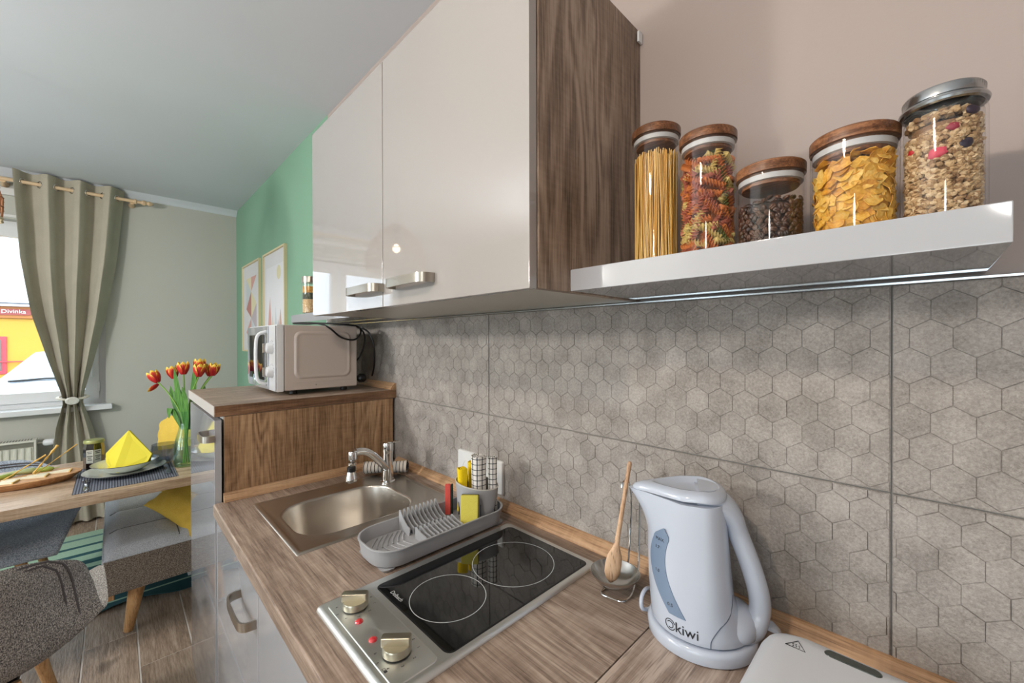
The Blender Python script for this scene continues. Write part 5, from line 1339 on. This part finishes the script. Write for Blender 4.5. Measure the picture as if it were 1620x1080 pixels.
obj('corner_flap', rings(B(), [[(-.03, -.055, .004), (.035, -.060, .004), (.06, -.01, .012), (-.055, -.01, .012)], [(-.03, -.055, .006), (.035, -.060, .006), (.06, -.01, .014), (-.055, -.01, .014)]]), nk, nap, smooth=False)

# ---- cutlery
def fork(loc, rz, label):
    t = thing('fork', label, 'fork', loc, rz)
    obj('handle', rings(B(), [[(x, s*w, z+q) for s, q in ((-1, 0), (1, 0), (1, .0018), (-1, .0018))] for x, w, z in ((-.10, .006, .001), (-.095, .010, .001), (-.05, .007, .002), (0, .004, .006), (.03, .004, .006), (.045, .010, .003), (.052, .012, .002))]), M['chrome'], t)
    for k in range(4): obj('tine', tube(B(), [(.050, -.0100+.0067*k, .003), (.07, -.0095+.0063*k, .001), (.098, -.0085+.0057*k, .004)], [.0017, .0016, .0009], 6), M['chrome'], t)
fork((-2.60, -.935, z0_), D(182), 'steel fork lying on the placemat left of the plate')
def knife(loc, rz, label):
    t = thing('table_knife', label, 'knife', loc, rz)
    obj('handle', rings(B(), [[(x, s*w, q) for s, q in ((-1, .001), (1, .001), (1, .006), (-1, .006))] for x, w in ((-.11, .006), (-.10, .011), (-.05, .009), (0, .007))]), M['chrome'], t)
    obj('blade', rings(B(), [[(x, y, q) for y, q in ((a, .002), (b, .002), (b, .0035), (a, .0035))] for x, a, b in ((0, -.006, .006), (.02, -.009, .008), (.09, -.009, .008), (.11, -.002, .008))]), M['chrome'], t)
knife((-2.66, -.658, z0_), D(180), 'steel table knife lying right of the plate beside the glass')
fork((-2.80, -1.305, z0_), D(180), 'steel fork on the placemat at the left frame edge')

# ---- preserve jar
pj = thing('preserve_jar', 'black jar of preserves with printed labels and olive lid', 'jar', (-2.925, -.918, z0_))
obj('glass_body', lathe(B(), [(.034, 0), (.038, .003), (.0385, .10), (.037, .115), (.0345, .124), (.0345, .130)], seg=8), mat('dark_preserve', C(20, 14, 16), .08, spec=.8, Coat_Weight=1), pj, angle=20)
obj('lid', lathe(B(), [(.036, .130), (.0375, .132), (.0375, .143), (.035, .146), (0, .1465)], seg=36, cap1=False), mat('olive_lid', C(156, 160, 104), .3, .3), pj)
lbm = mat('paper_label', C(188, 190, 182), .6)
for a in (-22.5-20, 22.5-20):
    a0 = D(a-10); 
    for aa in (0,):
        M_ = Matrix.Rotation(D(-22.5 if a < -30 else 22.5), 4, 'Z')
        lb = obj('paper_label', xform(rbox(.0352, .0360, -.0135, .0135, .035, .100, .0003, 1), M_), lbm, pj)
        for zz, ww in ((.092, .010), (.084, .008), (.070, .011), (.062, .007), (.052, .009)): obj('print_line', xform(rbox(.0361, .0364, -ww, ww, zz-.0018, zz+.0018, .0001, 1), M_), M['dark_print'], lb)

# ---- stemless glass
sg_ = thing('tumbler', 'smoked grey stemless tumbler beside the napkin plate', 'glass', (-2.815, -.655, z0_+.0))
obj('glass_body', lathe(B(), [(0, .0), (.028, 0), (.032, .003), (.056, .035), (.060, .044), (.053, .098), (.0515, .098), (.058, .045), (.054, .038), (.030, .010), (0, .008)], seg=40, cap0=False, cap1=False), M['smoke_glass'], sg_, angle=60)

# ---- serving board with snacks
br = thing('serving_board', 'oval wooden serving board with cheese and peppers on it', 'serving board', (-2.830, -1.145, TZ), D(-8))
def ovl(a, b, z): return [(a*cos(2*pi*i/48), b*sin(2*pi*i/48), z) for i in range(48)]
obj('board', rings(B(), [ovl(.088, .155, .0003), ovl(.092, .160, .003), ovl(.112, .188, .026), ovl(.114, .191, .029), ovl(.114, .191, .033), ovl(.112, .188, .0345)]), M['board_wood'], br, angle=60)
obj('groove', rings(B(), [ovl(.1146, .1916, .0295), ovl(.1146, .1916, .0302)]), mat('groove_dark', C(110, 70, 40), .7), br)
chz = mat('cheese', C(232, 224, 196), .45, spec=.4); rind = mat('rind', C(214, 180, 110), .5)
def wedge(loc, rz, label):
    t = thing('cheese_wedge', label, 'cheese', loc, rz, 'thin cheese wedges on the board')
    obj('cheese', rings(B(), [[(0, -.075, z), (.026, .055, z), (-.026, .055, z)] for z in (0, .006)]), chz, t, smooth=False)
    obj('rind', rings(B(), [[(.0265, .055, z), (.028, .060, z), (-.028, .060, z), (-.0265, .055, z)] for z in (0, .0062)]), rind, t, smooth=False)
zb = TZ+.0348
wedge((-2.762, -1.205, zb), D(-14), 'pale cheese wedge nearest the left end of the board')
wedge((-2.790, -1.120, zb), D(-8), 'pale cheese wedge in the middle of the board')
wedge((-2.815, -1.050, zb), D(-4), 'pale cheese wedge nearest the right end of the board')
gpm = mat('green_pepper', C(146, 160, 72), .3, spec=.5); gp2 = mat('pale_pepper', C(168, 178, 132), .3, spec=.5)
def pod(loc, pts, r, m_, label):
    t = thing('green_pepper', label, 'pepper', loc)
    P = spline(pts, 5); n_ = len(P); obj('pod', tube(B(), P, [max(.0012, r*(1-(i/(n_-1))**2.2*.85)*min(1, .45+i/(n_-1)*3)) for i in range(n_)], 10), m_, t)
    a, b = Vector(pts[0]), Vector(pts[1]); d = (a-b).normalized(); obj('stem', tube(B(), [a, a+d*.010, a+d*.020+Vector((0, 0, .004))], [.003, .0018, .0018], 6), gpm, t)
pod((-2.880, -1.150, zb+.009), [(-.01, .05, .003), (0, .02, .004), (.008, -.02, .006), (.018, -.07, 0)], .014, gp2, 'pale green pepper lying over the others on the board')
pod((-2.880, -1.105, zb+.009), [(0, .055, 0), (-.006, .02, 0), (0, -.03, 0), (.01, -.06, -.002)], .013, gpm, 'green pepper at the back of the board')
pod((-2.835, -1.225, zb+.008), [(-.03, .06, 0), (-.01, .02, 0), (.0, -.02, 0), (.008, -.055, -.002)], .011, gpm, 'green pepper at the left end of the board')
bsm = mat('breadstick_crust', C(214, 172, 92), .6)
def stick(a, b, label, r=.0042):
    a, b = Vector(a), Vector(b); t = thing('breadstick', label, 'breadstick', a)
    P = [a+(b-a)*k/14-a for k in range(15)]; obj('crust', tube(B(), P, [r*(.7+.25*sin(k*1.9)+.3*(k > 10)) for k in range(15)], 8), bsm, t)
stick((-2.800, -1.10, zb+.010), (-2.90, -.975, zb+.105), 'thin breadstick leaning right towards the black jar', .0028)
stick((-2.800, -1.105, zb+.014), (-2.860, -1.035, zb+.118), 'knobbly breadstick standing steepest on the board', .0050)
stick((-2.770, -1.185, zb+.012), (-2.830, -1.07, zb+.085), 'thin breadstick lying across the other one', .0036)

# ---- vase with tulips
vs = thing('glass_vase', 'clear glass bottle vase holding the tulips', 'vase', (-2.675, -.582, TZ+.0003))
vp = [(.036, 0), (.046, .004), (.050, .02), (.051, .08), (.045, .13), (.030, .185), (.0255, .215), (.027, .250), (.033, .275), (.0335, .282)]
obj('glass_body', lathe(B(), [(.0, 0)]+vp+[(r-.0025, z) for r, z in vp[::-1][1:-1]]+[(0, .008)], seg=36, cap0=False, cap1=False), M['green_glass'], vs, angle=60)
obj('water', lathe(B(), [(0, .009), (.040, .009), (.0475, .03), (.0478, .08), (.043, .128), (.041, .138), (0, .138)], seg=32, cap0=False, cap1=False), M['water'], vs, angle=60)
pt = mat('tulip_petal', C(190, 30, 36), .45, spec=.3); q = N(pt); a_ = q.n('Attribute', attribute_name='hexv')
f_ = q.math('ADD', a_.outputs['Fac'], q.math('MULTIPLY', q.noise(q.coord((200, 200, 40)), 1, 2), .35))
q.l(q.ramp(f_, [(.48, C(172, 28, 38)), (.66, C(206, 70, 40)), (.80, C(240, 204, 84))]), q.p.inputs['Base Color'])
stm = mat('tulip_stem', C(120, 160, 64), .45); lfm = mat('tulip_leaf', C(72, 132, 44), .45); q = N(lfm)
q.l(q.ramp(q.noise(q.coord((160, 160, 12)), 1, 2), [(.35, C(46, 92, 34)), (.65, C(92, 142, 62))]), q.p.inputs['Base Color'])
def petal(rz, open_, h, w):
    bm = B(); lay = bm.verts.layers.float.new('hexv')
    def P(u, v, off):
        s = 2*u-1; wd = w*(sin(min(1, v*1.02)*pi*.88+.25))**.8 if v < .985 else w*.10
        wd = w*max(.08, sin(.35+v*2.65))
        rad = .004+open_*sin(.3+v*1.9)*.95+ .006*max(0, v-.8)*open_/.02
        ang = s*wd/max(rad, .008)
        return (Matrix.Rotation(rz, 3, 'Z') @ Vector(((rad+off)*cos(ang), (rad+off)*sin(ang), h*v+.004*abs(s)*0)))
    thick_grid(bm, 6, 8, lambda u, v: P(u, v, .0005), lambda u, v: P(u, v, -.0005))
    nn_ = 0
    for v in bm.verts: 
        vv = v.co.z/h
        r_ = Matrix.Rotation(-rz, 3, 'Z') @ v.co; s = abs(math.atan2(r_.y, r_.x))*math.hypot(r_.x, r_.y)/(w+.001)
        v[lay] = min(1, .25+.75*max((vv-.55)*1.6, s*.85*vv+.05))
    return bm
Rh = Vector((Rv.x, Rv.y, 0)).normalized(); Fh = Vector((fw.x, fw.y, 0)).normalized()
base = Vector((-2.675, -.582, TZ))
specs = [(-.140, .00, .475, -.8, 'drooping tulip at the far left of the bouquet, one petal falling'), (-.080, .03, .492, -.35, 'red and yellow tulip second from the left'), (-.008, .00, .515, -.05, 'upright tulip standing highest in the middle left'),
         (.058, .02, .530, .05, 'tulip with the tallest bloom right of the gap'), (.085, -.02, .505, .15, 'tulip crowded between the right-hand blooms'), (.118, .03, .507, .3, 'tulip at the far right, above the cabinet top'), (.075, .07, .500, .1, 'tulip behind the right-hand blooms')]
for k, (lat, dep, h, lean, lbl) in enumerate(specs):
    tip = base+Rh*lat+Fh*dep+Vector((0, 0, h-.045))
    t = thing('tulip', 'red tulip with yellow-edged petals: '+lbl if False else lbl, 'tulip', base+Vector((0, 0, .012)))
    foot = base+Rh*(-.2*lat*.3+.008*cos(k))+Fh*(.010*sin(k*2))+Vector((0, 0, .014)); neck = base+Rh*lat*.13+Fh*dep*.2+Vector((0, 0, .245))
    mid = base+Rh*lat*.55+Fh*dep*.6+Vector((0, 0, .245+(h-.29)*.62))
    obj('stem', tube(B(), spline([foot, neck, mid, tip], 6), .0031, 8), stm, t, world=True)
    hd = bpy.data.objects.new('bloom', None); bpy.data.objects.remove(hd)
    ax = Vector(Rh*lean*.8+Vector((0, 0, 1))).normalized(); Q = Vector((0, 0, 1)).rotation_difference(ax).to_matrix().to_4x4()
    for j in range(6):
        bm = petal(2*pi*j/6+k, .0235 if j % 2 else .0200, .064 if j % 2 else .066, .0195)
        if k == 0 and j == 4: xform(bm, Matrix.Rotation(1.5, 4, Rh.cross(Vector((0, 0, 1)))))
        xform(bm, Matrix.Translation(tip) @ Q); obj('petal', bm, pt, t, world=True, angle=80)
    # leaf or two
    for j in range(2 if k in (0, 2, 3, 5) else 1):
        dl = (lat*.62+(.040 if j else -.035)); top2 = base+Rh*dl+Fh*(dep-.02+.03*j)+Vector((0, 0, .32+.09*((k+j) % 3)))
        if k == 0 and j == 0: top2 = base+Rh*-.085+Vector((0, 0, .245))
        c0, c1 = neck-Vector((0, 0, .06)), (neck+top2)/2+Vector((0, 0, .05 if (k == 0 and j == 0) else .0))+Rh*(dl*.2)
        C_ = spline([c0, c1, top2], 6); bm = B(); rs = []
        sdv = (Rh*.9+Fh*.3*(1 if j else -1)).normalized()
        for i, p in enumerate(C_):
            u = i/(len(C_)-1); w_ = .003+.0195*sin(min(1, u*1.05)*pi)**.8*(1 if u < .97 else .2)
            dn = Fh*.004*sin(u*3)
            rs.append([p-sdv*w_, p+dn*1.0-Fh*.003, p+sdv*w_, p+dn-Fh*.0018])
        rings(bm, rs); obj('leaf', bm, lfm, t, world=True, angle=80)

# ---- sofa
SG = fabric('sofa_felt', C(160, 164, 174), C(212, 216, 222), 380, .45); ST = fabric('sofa_tweed', C(70, 62, 56), C(120, 110, 100), 300, .5, c=C(168, 160, 150))
sf = thing('sofa', 'grey channel-tufted sofa bed with angled oak legs along the green wall', 'sofa', (-3.45, -.47, 0))
fx0, fx1, fy0, fy1 = -4.36, -2.575, -.882, -.30
def seat(u, v):
    x = fx0+(fx1-fx0)*u; y = fy0+(fy1-fy0)*v
    px = ((fx1-x)/.297) % 1; bul = (1-(abs(px*2-1))**9)
    py = min(abs(y+.615)/.05, 1); bul = (1-(abs(px*2-1))**5); ed = min(1, (y-fy0)/.05, (fx1-x)/.035, (x-fx0)/.035)
    z = .412+.050*(max(0, ed)**.45)*(.62+.38*bul)*(.72+.28*py**.5)
    return (x, y, z)
bm = thick_grid(B(), 150, 50, seat, lambda u, v: (seat(u, v)[0], seat(u, v)[1], .4105)); obj('seat_cushion', bm, SG, sf, world=True, angle=60)
sdk = mat('seam_thread', C(92, 94, 100), .9)
for q_ in range(1, 7):
    xs_ = fx1-.297*q_; vv_ = [.03+.94*k/24 for k in range(25)]
    if xs_ > fx0: obj('channel_seam', tube(B(), [tuple(Vector(seat((xs_-fx0)/(fx1-fx0), w_))+Vector((0, 0, .0030))) for w_ in vv_], .0026, 5), sdk, sf, world=True)
obj('channel_seam', tube(B(), [tuple(Vector(seat(.02+.965*k/90, (-.615-fy0)/(fy1-fy0)))+Vector((0, 0, .0030))) for k in range(91)], .0026, 5), sdk, sf, world=True)
obj('base_panel', rbox(fx0, fx1-.001, fy0, fy1, .248, .410, .005, 3), ST, sf, world=True)
obj('front_band', rbox(fx0+.002, fx1-.004, fy0-.006, fy0+.004, .258, .412, .004), SG, sf, world=True)
obj('piping', tube(B(), [(fx1+.0005, fy0+.004, .411), (fx1+.0005, fy1, .411)], .003, 6), SG, sf, world=True)
def backf(u, v):
    x = fx0+(fx1-fx0)*u; px = ((fx1-x)/.297) % 1; bul = (1-(abs(px*2-1))**5); e = min(1, v/.12, (1-v)/.1)
    return (x, -.285+.11*v-.030*bul*max(0, e)**.5, .44+.38*v)
bm = thick_grid(B(), 120, 20, backf, lambda u, v: (backf(u, v)[0], -.20+.11*v, .44+.38*v)); obj('backrest', bm, SG, sf, world=True, angle=60)
obj('beam', rbox(-2.68, -2.61, fy0+.004, fy0+.034, .212, .248, .002), M['leg_oak'], sf, world=True)
for x, y, dx, dy in ((-2.69, -.80, .0, .035), (-2.72, -.38, 0, -.03), (-4.25, -.80, 0, .035), (-4.25, -.38, 0, -.03)):
    bm = tube(B(), [(x+dx, y-.0, .0105), (x+dx+.028, y+dy, .249)], [.019, .033], 16); obj('leg', bm, M['leg_oak'], sf, world=True)

def pillow(loc, rot, s, label, seed):
    t = thing('cushion', label, 'cushion', loc); t.rotation_euler = (Matrix.Rotation(rot[0], 4, 'Z') @ Matrix.Rotation(rot[1], 4, 'X') @ Matrix.Rotation(rot[2], 4, 'Z')).to_euler()
    ph = seed
    def top(u, v, sg):
        x, y = 2*u-1, 2*v-1; e = max(0, (1-x*x)*(1-y*y)); th_ = .085*e**.45
        pin = 1-.10*(x*x)*(1-y*y)*0-.07*((1-x*x)*abs(y)**3+(1-y*y)*abs(x)**3)
        w_ = .007*sin(9*x+5*y+ph)*sin(4*y-6*x)*e**.5+.004*sin(22*x*y+ph)*(1-e)
        return (x*s/2*(pin), y*s/2*(pin), sg*(th_+w_*1.0))
    bm = thick_grid(B(), 36, 36, lambda u, v: top(u, v, 1), lambda u, v: (top(u, v, -1)[0], top(u, v, -1)[1], min(top(u, v, -1)[2], top(u, v, 1)[2]-.001)))
    obj('cover', bm, fabric('yellow_linen', C(216, 178, 70), C(230, 198, 96), 300, .25), t, angle=80)
pillow((-3.33, -.50, .745), (D(24), D(74), D(28)), .54, 'yellow cushion leaning upright behind the vase', 1.0)
pillow((-2.80, -.465, .545), (D(60), D(26), D(52)), .42, 'yellow cushion lying crumpled on the sofa seat under the table', 2.3)

# ---- rug
def stripes():
    m = mat('striped_rug', C(90, 120, 118), .95, spec=.1); q = N(m); s = q.n('SeparateXYZ'); q.l(q.coord(), s.inputs[0])
    x = q.n('MapRange'); q.l(s.outputs[0], x.inputs[0]); x.inputs[1].default_value = -.68; x.inputs[2].default_value = .68
    T, Pg, Md = C(56, 92, 98), C(160, 190, 168), C(96, 128, 128)
    bands = [(0, Pg), (.07, Pg), (.075, Md), (.10, Pg), (.19, T), (.215, Pg), (.30, T), (.335, Pg), (.40, T), (.45, Pg), (.50, T), (.56, Pg), (.60, T), (.67, Pg), (.695, T), (.76, Pg), (.775, T), (.84, Pg), (.85, T), (.91, Pg), (.92, T)]
    cr = q.ramp(x.outputs[0], bands, 'CONSTANT')
    q.l(q.mix(.4, cr, q.ramp(q.noise(q.coord((260, 90, 1)), 1, 2), [(.35, (.6, .6, .6, 1)), (.65, (1, 1, 1, 1))]), 'MULTIPLY'), q.p.inputs['Base Color'])
    q.bump(q.noise(q.coord((300, 120, 1)), 1, 2), .6, .002); return m
def rugf(u, v, o_=0):
    x = -4.30+1.35*u; y = -2.9+2.75*v; e = max(0, (u-.93)/.07)
    x += .018*e*sin(y*11+1.2)
    return (x, y, .0045+e*e*(.012+.012*sin(y*14))+o_)
rg = obj('rug', thick_grid(B(), 40, 120, rugf, lambda u, v: (rugf(u, v)[0], rugf(u, v)[1], max(.0004, rugf(u, v)[2]-.004))), stripes(), None, world=True); tag(rg, 'green and teal striped rug with wavy edge under table and sofa', 'rug')

# ---- tub chairs
SMD = mat('seam_dark', C(78, 74, 74), .95)
def chair(loc, rz, label, cloth, seat_c=None):
    t = thing('tub_chair', label, 'chair', loc, rz, 'upholstered tub chairs at the table')
    spine = spline([(.235, .455), (.225, .47), (.12, .462), (-.02, .445), (-.13, .445), (-.205, .475), (-.245, .56), (-.275, .68), (-.298, .80)], 5) if False else [Vector(p) for p in ((.245, 0, .430), (.238, 0, .458), (.20, 0, .468), (.10, 0, .460), (0, 0, .450), (-.10, 0, .447), (-.17, 0, .458), (-.215, 0, .50), (-.240, 0, .57), (-.262, 0, .655), (-.282, 0, .730), (-.293, 0, .766))]
    sp_ = spline(spine, 4); n_ = len(sp_)-1
    def S(u, v, off):
        i = v*n_; k0 = min(int(i), n_-1); f = i-k0; p = sp_[k0].lerp(sp_[k0+1], f); d = (sp_[k0+1]-sp_[k0]).normalized(); nr = Vector((d.z, 0, -d.x)) if False else Vector((-d.z, 0, d.x))
        s = 2*u-1; a = abs(s); b = min(1, max(0, (v-.45)/.35))          # 0 seat .. 1 back
        ss = min(1, max(0, v/.25))
        hw = .262+.045*sin(v*pi)-.05*(max(0, v-.82)/.18)**2
        armh = .10*ss**1.3*(1-b)*a**3.2
        x = p.x+b*.20*a**2.6*(1-.25*max(0, v-.8)/.2); y = hw*s*(1+.08*a*a*ss*(1-b))
        z = p.z+armh-.075*a**5*max(0, (v-.75)/.25)
        # thickness direction: mix of normal and inward
        nv = Vector((nr.x, 0, nr.z)); nv = (nv+Vector((0, -s*1.2*a**2, 0))+Vector((a**2.6*.4*b, 0, 0))).normalized()
        return Vector((x, y, z))+nv*off
    eu = lambda t: .5-.5*cos(pi*t)
    TH = lambda u, v: .019*max(0, 1-(1-min(1, min(u, 1-u, v, 1-v)/.045))**2)**.5
    bm = thick_grid(B(), 44, 56, lambda u, v: S(u, v, TH(u, v)), lambda u, v: S(u, v, -TH(u, v)))
    sh_ = obj('shell', bm, cloth, t, angle=85)
    # stitched seams on the outside of the back
    for e_, o2 in ((.085, -.0225), (.115, -.0225)):
        vt = 1-e_*.75; P = [S(e_, .56+(vt-.04-.56)*k/20, o2) for k in range(21)]+[S(e_+.02+(1-2*e_-.04)*k/20, vt, o2) for k in range(21)]+[S(1-e_, vt-.04-(vt-.04-.56)*k/20, o2) for k in range(21)]
        obj('stitched_seam', tube(B(), P, .0030, 6), SMD, sh_)
    if seat_c: pass
    for sx_ in (1, -1):
        for sy_2 in (1, -1):
            obj('leg', tube(B(), [(sx_*.235-.02, sy_2*.225, .0), (sx_*.14-.02, sy_2*.14, .43)], [.012, .019], 14), M['leg_oak'], t)
    obj('seat_base', rbox(-.16, .14, -.15, .15, .405, .425, .006), M['black'], t)
    return t
CA = fabric('blue_grey_felt', C(110, 120, 132), C(170, 178, 188), 260, .55)
CB = fabric('grey_brown_weave', C(58, 56, 58), C(128, 122, 116), 430, .8, (1, 1, .6), c=C(186, 180, 172))
ca_ = chair((-3.05, -1.31, .006), D(0), 'blue-grey felt tub chair tucked in on the window side', CA)
cb_ = chair((-1.935, -1.19, .0), D(180), 'grey-brown woven tub chair nearest the camera, seen from behind', CB)
ca_.scale = (1.22, 1.06, 1); cb_.scale = (1.08, 1, 1.06)
